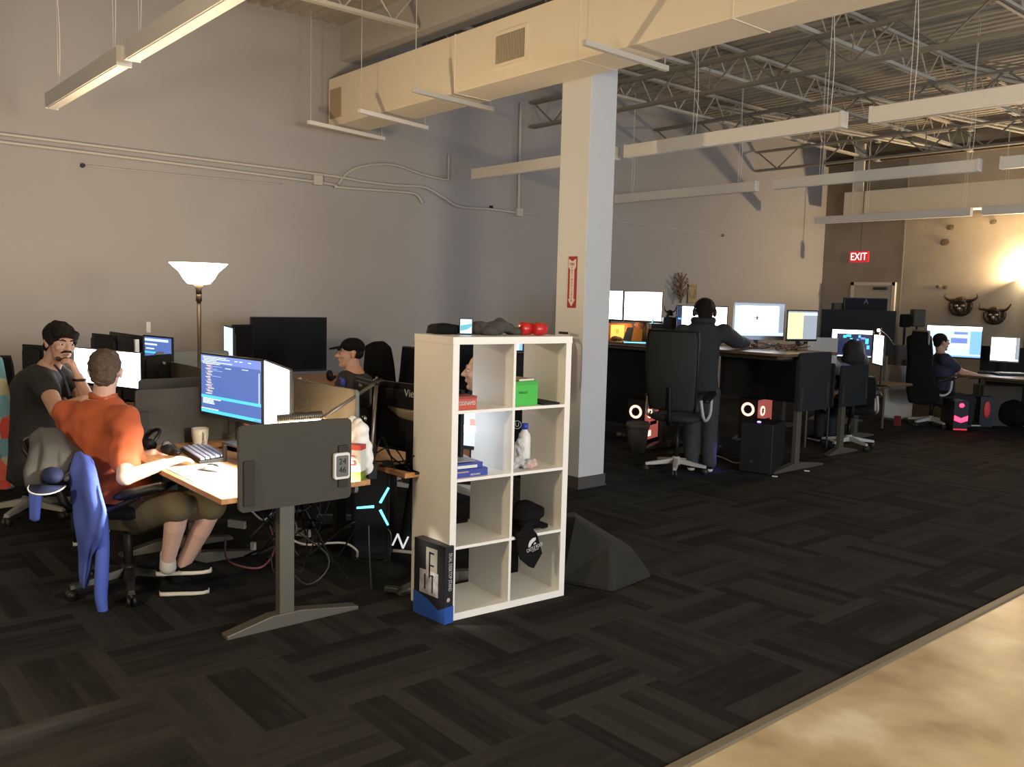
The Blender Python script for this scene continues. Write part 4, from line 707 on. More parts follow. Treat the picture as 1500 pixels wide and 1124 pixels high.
s = MB(); torso(s, pel, ch, nk-Z*.008, rT, rT, .20, .235, .165, .04); s.chain([ch+(shR-ch)*.5+Z*.02, shR, shR+(elR-shR)*.40], [.10, .085, .078]); s.chain([ch+(shL-ch)*.5+Z*.02, shL, shL+(elL-shL)*.62], [.10, .088, .078]); fuse('shirt', s, TEEB, A, .012, 3, disp=.008, dscale=8)
s = MB(); s.chain([pel+rT*.09, k1, P(120, 770, 5.8)], [.125, .095, .07]); s.chain([pel-rT*.09, k2, P(125, 760, 6.0)], [.125, .095, .07]); s.ell(pel, (.2, .17, .12)); fuse('trousers', s, mat('dark_denim', (.016, .017, .022), .9), A, .014, 2)
shoe(A, on(108, 800, 0)+Z*.005, on(150, 796, 0)+Z*.005); shoe(A, on(118, 785, 0)+Z*.005, on(160, 780, 0)+Z*.005)
b = MB(); H.e(b, (0, -.022, .050), (.087, .100, .084)); H.e(b, (0, -.060, -.01), (.072, .05, .07)); H.e(b, (.02, .060, .070), (.062, .036, .036)); H.e(b, (-.02, .062, .066), (.056, .034, .034)); H.e(b, (.072, .012, .03), (.018, .035, .05)); H.e(b, (-.072, .012, .03), (.018, .035, .05)); H.e(b, (-.040, .078, .045), (.03, .016, .024)); fuse('hair', b, HAIRD, A, .007, 1, disp=.010, dscale=32)
part('wristwatch', MB().tube([wrL+(elL-wrL)*.12+(rT*math.cos(a_)+fT*math.sin(a_))*.036 for a_ in [2*PI*k/16 for k in range(16)]], .009, 6, close=True), BLK, A, True, world=True)
part('lanyard', MB().tube(bez([P(80, 535, 5.62), P(93, 552, 5.52), P(103, 580, 5.50)]), .008, 6), mat('navy_strap', (.03, .035, .06), .8), A, True, world=True)
q = on(44, 740, .08); office_chair('dark office chair with pale star base under the man in black', (q.x, q.y), -.80, 'tall', .50, base=LGREY, backh=.58, backw=.50, sp=.1)
mon('dark monitor back just behind the neck of the man in black', 35, 506, 7.0, 64, 504, 6.9, .34, flip=True, group='dark monitors by the long wall')
# ================================================================== PERSON C (cap)
pel = P(528, 640, 7.0); ch = P(520, 578, 7.0); nk = P(518, 539, 6.98); fT = (-RTH*.75-FWH*.45).normalized(); rT = fT.cross(Z)
A = person('person', 'man in a black baseball cap and black T-shirt, facing left behind the grey divider', (pel.x, pel.y)); b = MB()
H = Head(P(513, 518, 6.98), -RTH*.92-FWH*.42, (0, 0, 1), 1.0); H.skull(b, nk-Z*.01); torso(b, pel, ch, nk+Z*.01, rT, rT, .14, .18, .11); shR, shL = ch+rT*.19+Z*.10, ch-rT*.19+Z*.10; elR, elL = shR-Z*.24+fT*.1, shL-Z*.24+fT*.1
b.chain([shR, elR, elR+fT*.24], [.055, .045, .03]); b.chain([shL, elL, elL+fT*.24], [.055, .045, .03]); hand(b, elR+fT*.24, fT, Z, -1, .4); hand(b, elL+fT*.24, fT, Z, 1, .4)
for q in (-1, 1): k_ = pel+rT*.1*q+fT*.42; b.chain([pel+rT*.1*q, k_, k_-Z*.40], [.08, .06, .04])
fuse('body', b, SKIN, A, .008, 2); H.eyes(A); H.brows(A, HAIRD)
s = MB(); torso(s, pel, ch, nk-Z*.01, rT, rT, .19, .225, .15); s.chain([shR, shR+(elR-shR)*.7], [.085, .075]); s.chain([shL, shL+(elL-shL)*.7], [.085, .075]); fuse('shirt', s, TEEB, A, .014, 3, disp=.006, dscale=8)
s = MB()
for q in (-1, 1): k_ = pel+rT*.1*q+fT*.42; s.chain([pel+rT*.1*q, k_, k_-Z*.40], [.11, .085, .06]); shoe(A, k_-Z*(k_.z-.005)-fT*.03, k_-Z*(k_.z-.005)+fT*.22)
s.ell(pel, (.18, .15, .1)); fuse('trousers', s, MATS['dark_denim'], A, .016, 2)
g_ = P(501, 562, 6.78); part('shirt_print', MB().ell(g_+FWH*.05, (.022, .022, .035)).ell(g_+FWH*.05+Z*.03-RTH*.02, (.012, .012, .014)), mat('blue_print', (.05, .07, .40), .7), A, True, world=True)
b = MB(); H.e(b, (0, -.020, .050), (.082, .102, .078)); b.v = b.v; c_ = fuse('cap', b, BLKM, A, .008, 1); part('cap_brim', MB().rings([[H.p(.078*math.cos(a_), .055+.115*math.sin(a_), .052+z_-.02*math.sin(a_)) for a_ in [PI*k/14 for k in range(15)]] for z_ in (0, .008)]), BLKM, c_, True, world=True); b = MB(); H.e(b, (0, -.045, .0), (.078, .065, .05)); fuse('hair', b, HAIRD, A, .008, 1)
q = P(552, 700, 7.4); office_chair('black high-backed chair draped with a dark jacket beside the capped man', (q.x, q.y), PI-.3, 'tall', .50, backh=.66, backw=.52)
cloth('dark_jacket', 'black jacket over the chair back behind the capped man', 'jacket', [[P(536, 506, 7.35), P(548, 500, 7.3), P(562, 499, 7.3), P(573, 508, 7.35)], [P(533, 535, 7.3), P(548, 530, 7.22), P(563, 530, 7.22), P(578, 538, 7.3)], [P(533, 575, 7.3), P(548, 572, 7.22), P(563, 572, 7.22), P(582, 575, 7.3)]], BLKM, .03, .03, 6)
# ================================================================== PERSON D (behind the shelf)
pel = P(712, 655, 5.85); ch = P(708, 600, 5.85); nk = P(704, 566, 5.80); fT = (-RTH*.95-FWH*.2).normalized(); rT = fT.cross(Z)
A = person('person', 'person in black behind the white shelf, pale profile lit by a monitor', (pel.x, pel.y)); b = MB(); H = Head(P(705, 545, 5.78), -RTH, (0, 0, 1), 1.08); H.skull(b, nk-Z*.01); torso(b, pel, ch, nk, rT, rT, .13, .16, .10)
shR, shL = ch+rT*.16+Z*.09, ch-rT*.16+Z*.09; elR = shR-Z*.24+fT*.08; elL = shL-Z*.24+fT*.08; wr = elR+fT*.22+Z*.03; b.chain([shR, elR, wr], [.05, .04, .028]); b.chain([shL, elL, elL+fT*.22], [.05, .04, .028]); hand(b, wr, fT, Z, -1, .4); hand(b, elL+fT*.22, fT, Z, 1, .4)
kR, aR = pel+rT*.09+fT*.38, P(598, 792, 5.66); kL, aL = pel-rT*.09+fT*.36, P(650, 790, 5.85); b.chain([pel+rT*.09, kR, aR], [.08, .06, .038]); b.chain([pel-rT*.09, kL, aL], [.08, .06, .038]); fuse('body', b, SKIN2, A, .007, 2); H.eyes(A)
s = MB(); torso(s, pel, ch, nk-Z*.01, rT, rT, .17, .20, .135); s.chain([shR, elR, elR+(wr-elR)*.2], [.08, .07, .06]); s.chain([shL, elL], [.08, .07]); fuse('shirt', s, TEEB, A, .013, 2)
s = MB(); s.chain([pel+rT*.09, kR, aR], [.105, .085, .06]); s.chain([pel-rT*.09, kL, aL], [.105, .085, .06]); s.ell(pel, (.16, .14, .1)); fuse('trousers', s, MATS['dark_denim'], A, .013, 2)
b = MB(); H.e(b, (0, -.03, .045), (.084, .095, .085)); fuse('hair', b, HAIRD, A, .008, 1, disp=.004, dscale=40)
sh = shoe(A, on(612, 812, 0)+Z*.005, on(566, 806, 0)+Z*.005, m=BLKM); text('shoe_letter', 'N', .125, emat('letter_glow', (.9, .9, .9), .8), A, M.Translation(-A.location) @ frame(P(586, 794, 5.50), RTH*.9-Z*.25, Z*.8+RTH*.35))  # the letter emits light in place of a bright reflection
shoe(A, on(655, 806, 0)+Z*.005, on(615, 800, 0)+Z*.005, m=BLKM)
q = P(748, 700, 6.3); CD = office_chair('black high-backed chair with a round white emblem behind the shelf', (q.x, q.y), 1.45, 'tall', .5, backh=.75, backw=.5); 
em = P(757.5, 622, 5.30)-FWH*.014; t = thing('hanging_banner', 'black cloth strip with a round white letter emblem behind the shelf', 'banner', tuple(P(756, 668, 5.32))); part('cloth_strip', MB().prism([(-.09, 0), (.09, 0), (.09, .34), (-.09, .34)], P(757, 668, 5.32), RTH, Z, .01), BLKM, t, world=True); part('ring', MB().tube([em+(RTH*math.cos(a_)+Z*math.sin(a_))*.024 for a_ in [2*PI*k/24 for k in range(24)]], .002, 6, close=True), WHITE, t, world=True); text('letter', 'U', .036, WHITE, t, M.Translation(-t.location) @ frame(em-FWH*.004, RTH, Z))
mon('bright tablet-like display glimpsed through the second shelf row', 676, 602, 4.95, 702, 603, 4.9, .22, dict(base=S_PALE, rects=[(.1, .4, .8, .6, S_WHITE), (.5, .6, .9, .8, S_ORG)]), bez_=.004)
mon('monitor glimpsed through the upper right shelf opening', 740, 498, 6.6, 768, 499, 6.6, .30, dict(base=S_SKY, rects=[(.0, .72, .8, .96, S_PALE)]), deskz=.73)
# ================================================================== WHITE SHELF
SO = V((-3.5093, 2.6037, 0)); SR = math.atan2(.99699, .07752)
S = thing('cube_shelf', 'white open shelving unit with eight cubes, free-standing on the carpet', 'shelf', tuple(SO), SR); W_, H_, D_ = .77, 1.47, .39; T_, t_ = .038, .0155
for x in (0, W_-T_): part('side_panel', MB().bx(x, x+T_, 0, D_, .0, H_-T_), SHELFW, S, bevel=.0012)
part('top_panel', MB().bx(-.002, W_+.002, -.002, D_, H_-T_, H_), SHELFW, S, bevel=.0012); part('bottom_panel', MB().bx(T_, W_-T_, 0, D_, 0, T_), SHELFW, S, bevel=.001)
part('divider', MB().bx(W_/2-t_/2, W_/2+t_/2, .001, D_, T_, H_-T_), SHELFW, S); CH = (H_-2*T_-3*t_)/4; ZR = [T_+k*(CH+t_) for k in range(4)]
for k in range(1, 4):
    for x0, x1 in ((T_, W_/2-t_/2), (W_/2+t_/2, W_-T_)): part('shelf_board', MB().bx(x0, x1, .001, D_, ZR[k]-t_, ZR[k]), SHELFW, S)
Rz = M.Rotation(SR, 4, 'Z'); LS = lambda x, y, z: SO + (Rz @ V((x, y, z)))
def sh_t(name, lab, cat, x, y, z, rz=0, group=None): return thing(name, lab, cat, tuple(LS(x, y, z)), SR+rz, group)
XL, XR = T_, W_/2+t_/2
t = sh_t('board_game_box', 'red board game box lettered in white in the upper left cube', 'box', XL+.005, .03, ZR[3]); part('box', MB().bx(-.0, .125, 0, .22, 0, .068), mat('game_red', (.50, .075, .035), .5), t, bevel=.001); part('lid_band', MB().bx(0, .126, -.001, .221, .056, .069), mat('game_red_dark', (.30, .035, .02), .5), t)
text('lettering', 'CODENAMES', .028, WHITE, t, frame((.060, -.003, .033), (1, 0, 0), (0, 0, 1)), sx=.66)
t = sh_t('green_box', 'bright green box with small dark lettering in the upper right cube', 'box', XR+.002, .05, ZR[3]); part('box', MB().bx(0, .185, 0, .20, 0, .130), mat('green_card', (.055, .48, .05), .5), t, bevel=.0015); part('lid', MB().bx(-.001, .186, -.001, .201, .110, .131), mat('green_card_dark', (.045, .38, .04), .5), t); text('lettering', 'HELLO', .017, mat('green_ink', (.02, .12, .02), .5), t, frame((.085, -.003, .070), (1, 0, 0), (0, 0, 1)), sx=1.2)
t = sh_t('notebook', 'small tan notebook lying on the green box', 'book', XR+.065, .06, ZR[3]+.131, .1); part('cover', MB().bx(0, .11, 0, .15, 0, .012), mat('tan_cover', (.50, .38, .18), .6), t, bevel=.002); part('pages', MB().bx(.002, .109, -.001, .148, .002, .010), PAPER, t)
t = sh_t('black_tablet', 'thin black tablet lying flat beside the green box', 'tablet', XR+.20, .015, ZR[3], -.02); part('body', MB().bx(0, .115, 0, .33, 0, .011), BLK, t, bevel=.003); part('screen', MB().bx(.008, .107, .01, .32, .011, .0115), SCR_OFF, t)
bl = mat('blue_card', (.035, .055, .32), .5)
t = sh_t('blue_box', 'dark blue box with pale lettering, lower of two in the second row', 'box', XL+.004, .03, ZR[2]); part('box', MB().bx(0, .205, 0, .2, 0, .040), bl, t, bevel=.001); text('lettering', 'ARDUINO', .014, PAPER, t, frame((.125, -.003, .011), (1, 0, 0), (0, 0, 1))); part('label_stripe', MB().bx(.015, .085, -.001, 0, .024, .030), mat('label_tan', (.5, .35, .22), .6), t)
t = sh_t('blue_box', 'dark blue box with a white window, upper of two in the second row', 'box', XL+.006, .04, ZR[2]+.0405, -.02); part('box', MB().bx(0, .175, 0, .19, 0, .030), bl, t, bevel=.001); part('window_strip', MB().bx(.02, .14, -.001, 0, .004, .019), PAPER, t)
t = sh_t('leaflet', 'folded grey leaflet leaning on the blue boxes', 'leaflet', XL+.01, .05, ZR[2]+.071); part('sheet', MB().box((.07, .06, .012), (.13, .11, .004), R=M.Rotation(.12, 3, 'X')), mat('leaflet_grey', (.33, .32, .36), .6), t)
t = sh_t('spray_bottle', 'tall white plastic bottle with a blue cap', 'bottle', XR+.15, .11, ZR[2]); part('body', MB().lathe((0, 0, 0), [(.028, 0), (.034, .006), (.034, .165), (.030, .185), (.016, .205), (.014, .215)], 24), WHITE, t, True); part('cap', MB().cyl((0, 0, .212), (0, 0, .243), .019, n=20), mat('cap_blue', (.035, .05, .40), .4), t, True)
t = sh_t('plastic_wrap', 'crumpled clear plastic wrapping beside the white bottle', 'wrapping', XR+.085, .10, ZR[2]); b = MB().ell((0, 0, .035), (.05, .05, .035)).ell((.02, .0, .10), (.025, .03, .08)).ell((.06, -.03, .025), (.05, .03, .022)); fuse('wrap', b, mat('clear_wrap', (.62, .62, .63), .25, alpha=.75), t, .006, 0, world=False, disp=.022, dscale=38)
t = sh_t('patterned_pouch', 'small white pouch with red dots beside the bottle', 'pouch', XR+.155, .055, ZR[2]); fuse('pouch', MB().ell((0, 0, .022), (.05, .03, .024)).ell((.02, .0, .04), (.02, .015, .015)), mat('dot_cloth', (.62, .58, .56), .8, col2=(.5, .25, .22), nscale=60), t, .006, 1, world=False, disp=.004, dscale=50)
def hat(lab, x, y, z, r, h, rz=0, flat=False):
    t = sh_t('hat', lab, 'hat', x, y, z, rz, 'black hats in the third row'); b = MB().loft([((0, 0, .004), (r*.86, 0, 0), (0, r*.95, 0)), ((0, 0, h*.38), (r*.90, 0, 0), (0, r, 0)), ((0, 0, h*.45), (r*1.12, 0, 0), (0, r*1.15, 0)), ((.01, 0, h*.72), (r*1.02, 0, 0), (0, r*1.05, 0)), ((.0, 0, h*.93), (r*.6, 0, 0), (0, r*.6, 0)), ((0, 0, h), (r*.2, 0, 0), (0, r*.2, 0))], 24)
    fuse('crown', b, BLKM, t, .007, 2, world=False, disp=.008, dscale=14); return t
h1 = hat('black flat-topped cloth cap on the third shelf, its peak to the right', XR+.185, .15, ZR[1], .10, .15, .2); part('peak', MB().loft([((.02, -.07, .035), (.05, 0, 0), (0, .03, .004)), ((.04, -.10, .022), (.055, 0, 0), (0, .02, .005)), ((.04, -.125, .015), (.03, 0, 0), (0, .008, .004))], 14), BLKM, h1, True); hat('black rounded cap on the third shelf, left of the peaked cap', XR+.118, .22, ZR[1], .088, .165, .9)
t = sh_t('bandana', 'black cloth printed with a white badge reading CASTLE ROCK, hung over the shelf edge', 'bandana', XR+.11, -.008, ZR[1]-.115); zt = .125
part('cloth', MB().rings([[V((a, y_+.004*math.sin(a*60), z)) for a, z in [(-.092, .12), (-.02, .20), (.005, .165), (.05, .115), (.085, .005), (.035, -.075), (.0, -.06), (-.06, -.01), (-.075, .04)]] for y_ in (-.012, .0)]), BLKM, t, bevel=.003); part('fold', MB().bx(-.09, .0, -.014, .16, zt-.02, zt+.02), BLKM, t, bevel=.01)
ink = mat('print_white', (.62, .62, .60), .7); tilt = frame((.030, -.0165, .045), (.97, 0, .25), (-.25, 0, .97)); text('lettering', 'CASTLE ROCK', .028, ink, t, tilt, sx=.62); text('lettering', 'COLORADO', .008, ink, t, frame((.034, -.0165, .030), (.97, 0, .25), (-.25, 0, .97)))
part('emblem', MB().prism([(-.035, .0), (-.032, .018), (-.018, .034), (.004, .042), (.024, .038), (.020, .024), (.0, .018), (-.012, .012), (-.020, .002)], (.022, -.0145, .058), (.97, 0, .25), (-.25, 0, .97), .0012).prism([(.0, .002), (.012, .014), (.022, .004)], (.022, -.0145, .058), (.97, 0, .25), (-.25, 0, .97), .0012), ink, t)
# on top
t = sh_t('black_pouch', 'flat black zipped pouch on top of the shelf at the left', 'pouch', .13, .30, H_); fuse('pouch', MB().loft([((-.07, 0, .028), (0, .05, 0), (0, 0, .026)), ((0, 0, .030), (0, .06, 0), (0, 0, .030)), ((.07, 0, .026), (0, .05, 0), (0, 0, .024))], 18, 4), BLKM, t, .006, 1, world=False)
t = sh_t('smartphone', 'phone with a bright picture propped upright on the shelf top', 'phone', .215, .22, H_, -.45); part('body', MB().rrect(0, .045, .072, .085, .006, .0, .009), BLK, t); sc = part('screen', MB().bx(-.031, .031, -.0015, .001, .008, .083), emat('phone_screen', (.55, .85, 1), 1.8), t); part('screen_content', MB().prism([(-.03, .02), (.01, .03), (.03, .045), (.03, .06), (-.03, .05)], (0, -.002, 0), (1, 0, 0), (0, 0, 1), .0005), emat('phone_teal', (.12, .5, .6), 1.2), sc); part('prop_stand', MB().bx(-.05, .08, -.01, .10, 0, .006).prism([(0, 0), (.05, 0), (0, .05)], (-.02, .010, 0), (0, 1, 0), (0, 0, 1), .04), BLK, t)
t = sh_t('grey_cloth', 'crumpled grey garment heaped on top of the shelf', 'cloth', .38, .22, H_); b = MB().ell((0, 0, .030), (.09, .07, .034)).ell((.06, .01, .042), (.085, .07, .042)).ell((-.08, 0, .035), (.04, .05, .038)).ell((.12, -.02, .02), (.06, .05, .022)).ell((-.04, -.06, .02), (.06, .04, .02)); b.v = [p+V((0, 0, 0)) for p in b.v]; fuse('garment', b, GREYJ, t, .007, 1, world=False, disp=.018, dscale=17)
for i, x in enumerate((.575, .632)):
    t = sh_t('red_cup', ('shiny red ribbed cup on the shelf top, beside the grey cloth', 'shiny red ribbed cup on the shelf top, right of its twin')[i], 'cup', x, .17-.05*i, H_, 0, 'red cups on the shelf top'); rm = mat('gloss_red', (.52, .02, .02), .3)
    part('cup', MB().rings([[V((z, r_*math.cos(2*PI*k/24)*(1+.03*math.cos(k*PI)), .036+r_*math.sin(2*PI*k/24)*(1+.03*math.cos(k*PI)))) for k in range(24)] for z, r_ in [(-.036, .028), (-.03, .034), (.0, .035), (.034, .033), (.04, .026)]]), rm, t, True)
# tall box leaning on its side
t = thing('product_box', 'black and blue cardboard product box standing against the white shelf side', 'box', (-3.745, 2.548, 0), .075); BB = mat('box_black', (.014, .014, .018), .45); part('box', MB().bx(0, .255, -.0, .056, 0, .405), BB, t, bevel=.002)
part('blue_sleeve', MB().rings([[V((x, y_, z)) for x, z in [(-.001, 0), (.2565, 0), (.2565, .088), (.20, .060), (.11, .10), (-.001, .125)]] for y_ in (-.0015, .0575)]), mat('box_blue', (.025, .085, .36), .45), t)
part('photo_upper', MB().bx(.10, .19, -.0012, 0, .20, .375), mat('box_photo', (.24, .23, .20), .6), t); part('photo_lower', MB().bx(.05, .20, -.0022, 0, .125, .25), mat('box_photo2', (.33, .32, .34), .6, noise_amt=.6, nscale=16), t)
part('photo_mount', MB().bx(.125, .135, -.0026, 0, .215, .355).bx(.125, .165, -.0026, 0, .345, .353).bx(.125, .165, -.0026, 0, .28, .288).bx(.125, .165, -.0026, 0, .225, .232).bx(.09, .10, -.003, 0, .15, .23).bx(.15, .16, -.003, 0, .14, .235), BLK, t)
text('lettering', 'DUAL DESKTOP STAND', .030, mat('box_ink', (.55, .55, .55), .5), t, frame((.2575, .030, .27), (0, 0, -1), (0, 1, 0)), sx=.62); part('badge', MB().cyl((.2555, .022, .125), (.2568, .022, .125), .011, n=20), mat('badge_pale', (.5, .40, .36), .5), t)
# black sack beside shelf
b = MB(); b.add([(-4.15, 3.60, 0), (-3.60, 3.50, 0), (-3.30, 3.62, 0), (-3.36, 4.05, 0), (-4.15, 4.15, 0), (-3.80, 3.58, .36), (-3.62, 3.62, .40), (-3.42, 3.74, .24), (-3.50, 4.0, .16), (-4.0, 3.95, .30)], [(0, 1, 6, 5), (1, 2, 7, 6), (2, 3, 8, 7), (3, 4, 9, 8), (4, 0, 5, 9), (5, 6, 7, 8, 9), (4, 3, 2, 1, 0)])
solo('beanbag', b, mat('beanbag_cloth', (.014, .014, .012), .85), 'slumped black beanbag on the carpet just behind the white shelf', 'beanbag', smooth=False, bevel=.03)
# ================================================================== RAISED DESKS (centre)
desk('raised standing desk where the person in the dark hoodie stands', -6.24, -4.68, 7.45, 8.42, 1.20, DWOOD, (-4.80, -6.1), back=(-6.15, -4.72, .62, 1.08, PANELD), sides=[(-4.67, 7.66, 8.24, .63, 1.21, PANELD)], group='raised standing desks')
desk('raised standing desk behind the column, with yellow-lit clutter', -7.85, -6.28, 7.45, 8.20, 1.20, DWOOD, (-6.45, -7.7), back=(-7.8, -6.32, .12, 1.08, PANELD), group='raised standing desks')
SW = lambda rects=(): dict(base=S_WHITE, rects=list(rects))
mon('white-screened monitor half hidden by the column', 866, 424, 10.9, 913, 427, 10.5, .37, SW(), deskz=1.2, bez_=.006); mon('large white-screened monitor just right of the column', 915, 427, 10.35, 971, 427, 10.0, .36, SW(), deskz=1.2, bez_=.007)
mon('dark-framed monitor behind the hooded person', 991, 447, 9.75, 1067, 449, 9.75, .30, SW([(0, 0, .10, 1, S_NAVY), (.02, .45, .08, .52, S_CYAN)]), deskz=1.2)
mon('all-in-one computer with a drawing on its pale screen', 1076, 442, 9.3, 1151, 445, 9.45, .40, dict(base=S_PALE, rects=[(.10, .12, .88, .93, S_WHITE, 1), (.0, .93, 1, 1, S_GRY, 1), (.90, .1, 1, .93, S_GRY, 1), (.4, .55, .5, .58, S_GRY, 2), (.43, .50, .47, .62, S_NAVY, 2), (.36, .57, .54, .585, S_NAVY, 2)]), deskz=1.2, chin=.045, frame_m=mat('alu', (.3, .3, .32), .4, .6))
mon('angled monitor with a yellow and grey split screen', 1154, 454, 9.15, 1199, 455, 9.35, .33, dict(base=S_GRY, rects=[(0, .02, .52, .95, S_YEL, 1), (.52, .85, 1, .95, S_PALE, 1)]), deskz=1.2)
q = P(960, 492, 9.95); pc_tower('short black computer case standing on the raised desk', (q.x, q.y, 1.2), .8, .13, .30, .23); q = P(980, 490, 10.0); pc_tower('tall dark case on the raised desk with a horned figurine on top', (q.x, q.y, 1.2), .8, .17, .30, .30)
t = thing('horned_figurine', 'small black horned figurine with bared teeth on the dark case', 'figurine', (q.x, q.y, 1.50)); b = MB().ell((0, 0, .04), (.04, .04, .045)).ell((0, -.03, .015), (.03, .02, .02))
for s in (-1, 1): b.tube(bez([(s*.03*RTH.x, s*.03*RTH.y, .06), (s*.06*RTH.x, s*.06*RTH.y, .08), (s*.065*RTH.x, s*.065*RTH.y, .14)], 4), [.012, .011, .010, .009, .008, .007, .005, .004, .002], 6)
fuse('figure', b, BLK, t, .005, 1, world=False); part('teeth', MB().box(V((0, 0, .012))-FWH*.045, (.04, .006, .012), rz=math.atan2(RTH.y, RTH.x)), PAPER, t)
q = P(977, 488, 9.8); t = thing('juice_bottle', 'small green bottle with a white cap on the desk', 'bottle', (q.x, q.y, 1.2)); part('body', MB().lathe((0, 0, 0), [(.03, 0), (.036, .01), (.036, .08), (.022, .10), (.014, .115)]), mat('green_liquid', (.22, .30, .05), .2), t, True); part('cap', MB().cyl((0, 0, .112), (0, 0, .14), .017, n=14), WHITE, t, True)
q = P(949, 500, 9.95); t = thing('laptop', 'open laptop with a glowing cyan edge on the raised desk', 'laptop', (q.x-.1, q.y-.06, 1.2), .75); part('keyboard_deck', MB().bx(-.17, .15, -.13, .10, 0, .016), BLK, t); part('lid', MB().box((.16, .0, .14), (.012, .22, .27)), BLK, t); part('lit_edge', MB().box((-.01, -.133, .008), (.30, .005, .012)).box((.152, -.112, .14), (.01, .006, .27)), emat('cyan_edge', (.15, .65, 1), 2.2), t)
q = P(907, 486, 10.3); t = thing('lit_poster', 'small glowing yellow picture panel standing on the desk', 'picture', (q.x, q.y, 1.2), .85); part('panel', MB().rrect(0, .11, .30, .20, .01, 0, .012), mat('orange_frame', (.5, .16, .03), .6), t); part('picture', MB().rrect(-.02, .11, .16, .16, .01, -.002, 0), emat('poster_glow', (1, .62, .10), 1.4), t); text('motif', '8', .07, mat('motif_ink', (.45, .30, .02), .6), t, frame((-.02, -.003, .11), (1, 0, 0), (0, 0, 1)))
q = P(918, 488, 10.15); solo('phone_holder', MB().prism([(-.05, 0), (.05, 0), (.08, .17), (.0, .17)], (q.x, q.y, 1.2), RTH, Z, .02), mat('holder_grey', (.09, .09, .10), .5), 'grey slanted phone holder in front of the yellow picture', 'phone holder')
q = P(938, 473, 10.3); t = thing('salt_lamp', 'round pinkish stone lamp on a dark stand', 'lamp', (q.x, q.y, 1.2)); part('stone', MB().ell((0, 0, .20), (.075, .07, .055), n=14, m=9), mat('pink_stone', (.42, .22, .20), .7, noise_amt=.4, nscale=40), t, True); part('stand', MB().box((0, 0, .08), (.20, .06, .16), rz=.8), mat('amber_box', (.30, .12, .03), .6, emit=(1, .4, .08), es=.12), t)
fuse_b = MB().ell((0, 0, .03), (.09, .05, .03)).ell((.06, .02, .03), (.05, .04, .025)); q = V((-7.1, 7.62, 0)); t = thing('resting_cloth', 'crumpled brown cloth at the edge of the raised desk', 'cloth', (q.x, q.y, 1.2)); fuse('cloth', fuse_b, mat('brown_cloth', (.12, .075, .06), .85), t, .008, 1, world=False, disp=.008, dscale=25)
lamp('POINT', 'salt_lamp_glow', tuple(P(915, 480, 10.2)), (1, .5, .12), 1.2, shadow_soft_size=.05)
random.seed(5)
for i in range(9):
    q = P(1105+random.random()*80, 503, 9.1+random.random()*.25); pts = [V((q.x+random.uniform(-.15, .15), q.y+random.uniform(-.12, .12), 1.21+random.random()*.07)) for _ in range(4)]
    cable('cable', pts, .005, mat('brown_cable', (.10, .06, .04), .6) if i % 2 else BLK, 'cable in the heap on the raised desk below the monitors', group='cables on the raised desk', k=5)
b = MB()
for i in range(7): q = P(1140+i*5, 502, 9.1); b.ell((q.x, q.y, 1.225+.01*(i % 3)), (.03, .03, .025), n=8, m=6)
solo('knitted_bundle', b, mat('bundle_brown', (.16, .09, .06), .8, noise_amt=.5, nscale=40), 'small brown lumpy bundle on the raised desk under the angled monitor', 'bundle', smooth=True)
# computers on the floor
def glow_pc(lab, c, rz, w, d_, h):
    t = pc_tower(lab, c, rz, w, d_, h, BLK); part('glass_side', MB().bx(w/2-.001, w/2+.003, -d_/2+.02, d_/2-.02, .04, h-.03), S_PINKD, t)
    fan(t, V((0, -d_/2-.004, h*.72)), w*.30, S_PINK); fan(t, V((w/2+.008, -d_*.18, h*.68)), w*.22, S_PINK, 'x'); part('glow_chip', MB().bx(w/2+.004, w/2+.008, -d_*.30, -d_*.05, h*.15, h*.28), S_PINK, t); part('graphics_card', MB().bx(w/2+.003, w/2+.012, -d_*.1, d_*.3, h*.40, h*.48), BLK, t); return t
q = on(1130, 668, 0); glow_pc('computer case glowing pink inside, beyond the black tower', (q.x-.50, q.y+.40, .10), .2, .22, .46, .50); q = on(940, 655, 0); glow_pc('computer case glowing pink inside, left of the office chair', (q.x-.3, q.y+.35, .0), .30, .22, .44, .52)
t = pc_tower('black computer tower on the floor with a violet light on top', (-4.98, 7.60, 0), .30, .32, .45, .50, mat('tower_black', (.010, .010, .012), .5)); part('power_light', MB().ell((-.02, -.1, .505), (.02, .014, .008)), S_VIO, t, True); part('emblem', MB().cyl((-.04, -.2255, .12), (-.04, -.228, .12), .016, n=16), mat('emblem_grey', (.05, .05, .06), .4), t)
lamp('SPOT', 'violet_floor_glow', (-5.12, 7.42, .20), (.22, .14, 1), 5, spot_size=1.5, spot_blend=.9, to=(-5.5, 6.9, 0), shadow_soft_size=.03)
q = on(933, 662, 0); t = thing('waste_bin', 'grey waste bin lined with a plastic bag beside the chair', 'bin', (q.x, q.y, 0)); part('bin_body', MB().lathe((0, 0, 0), [(.09, 0), (.11, .15), (.125, .32)], 16), mat('bin_grey', (.06, .055, .05), .6), t, True); part('liner', MB().lathe((0, 0, .27), [(.128, .0), (.135, .04), (.12, .07), (.11, .06)], 16), mat('liner_grey', (.14, .13, .12), .5), t, True)
q = on(1022, 668, 0); solo('storage_box', MB().box((q.x-.1, q.y+.2, .13), (.34, .30, .26), rz=.5), mat('box_mauve', (.045, .040, .042), .8), 'dull grey storage box on the floor behind the office chair', 'box', bevel=.01)
q = on(1000, 655, 0)
cable('cable', [on(1050, 668, .01), on(1062, 672, .01), on(1075, 678, .01), on(1090, 678, .01)], .008, mat('white_cable', (.5, .47, .43)), 'white cable on the carpet running to the black tower')
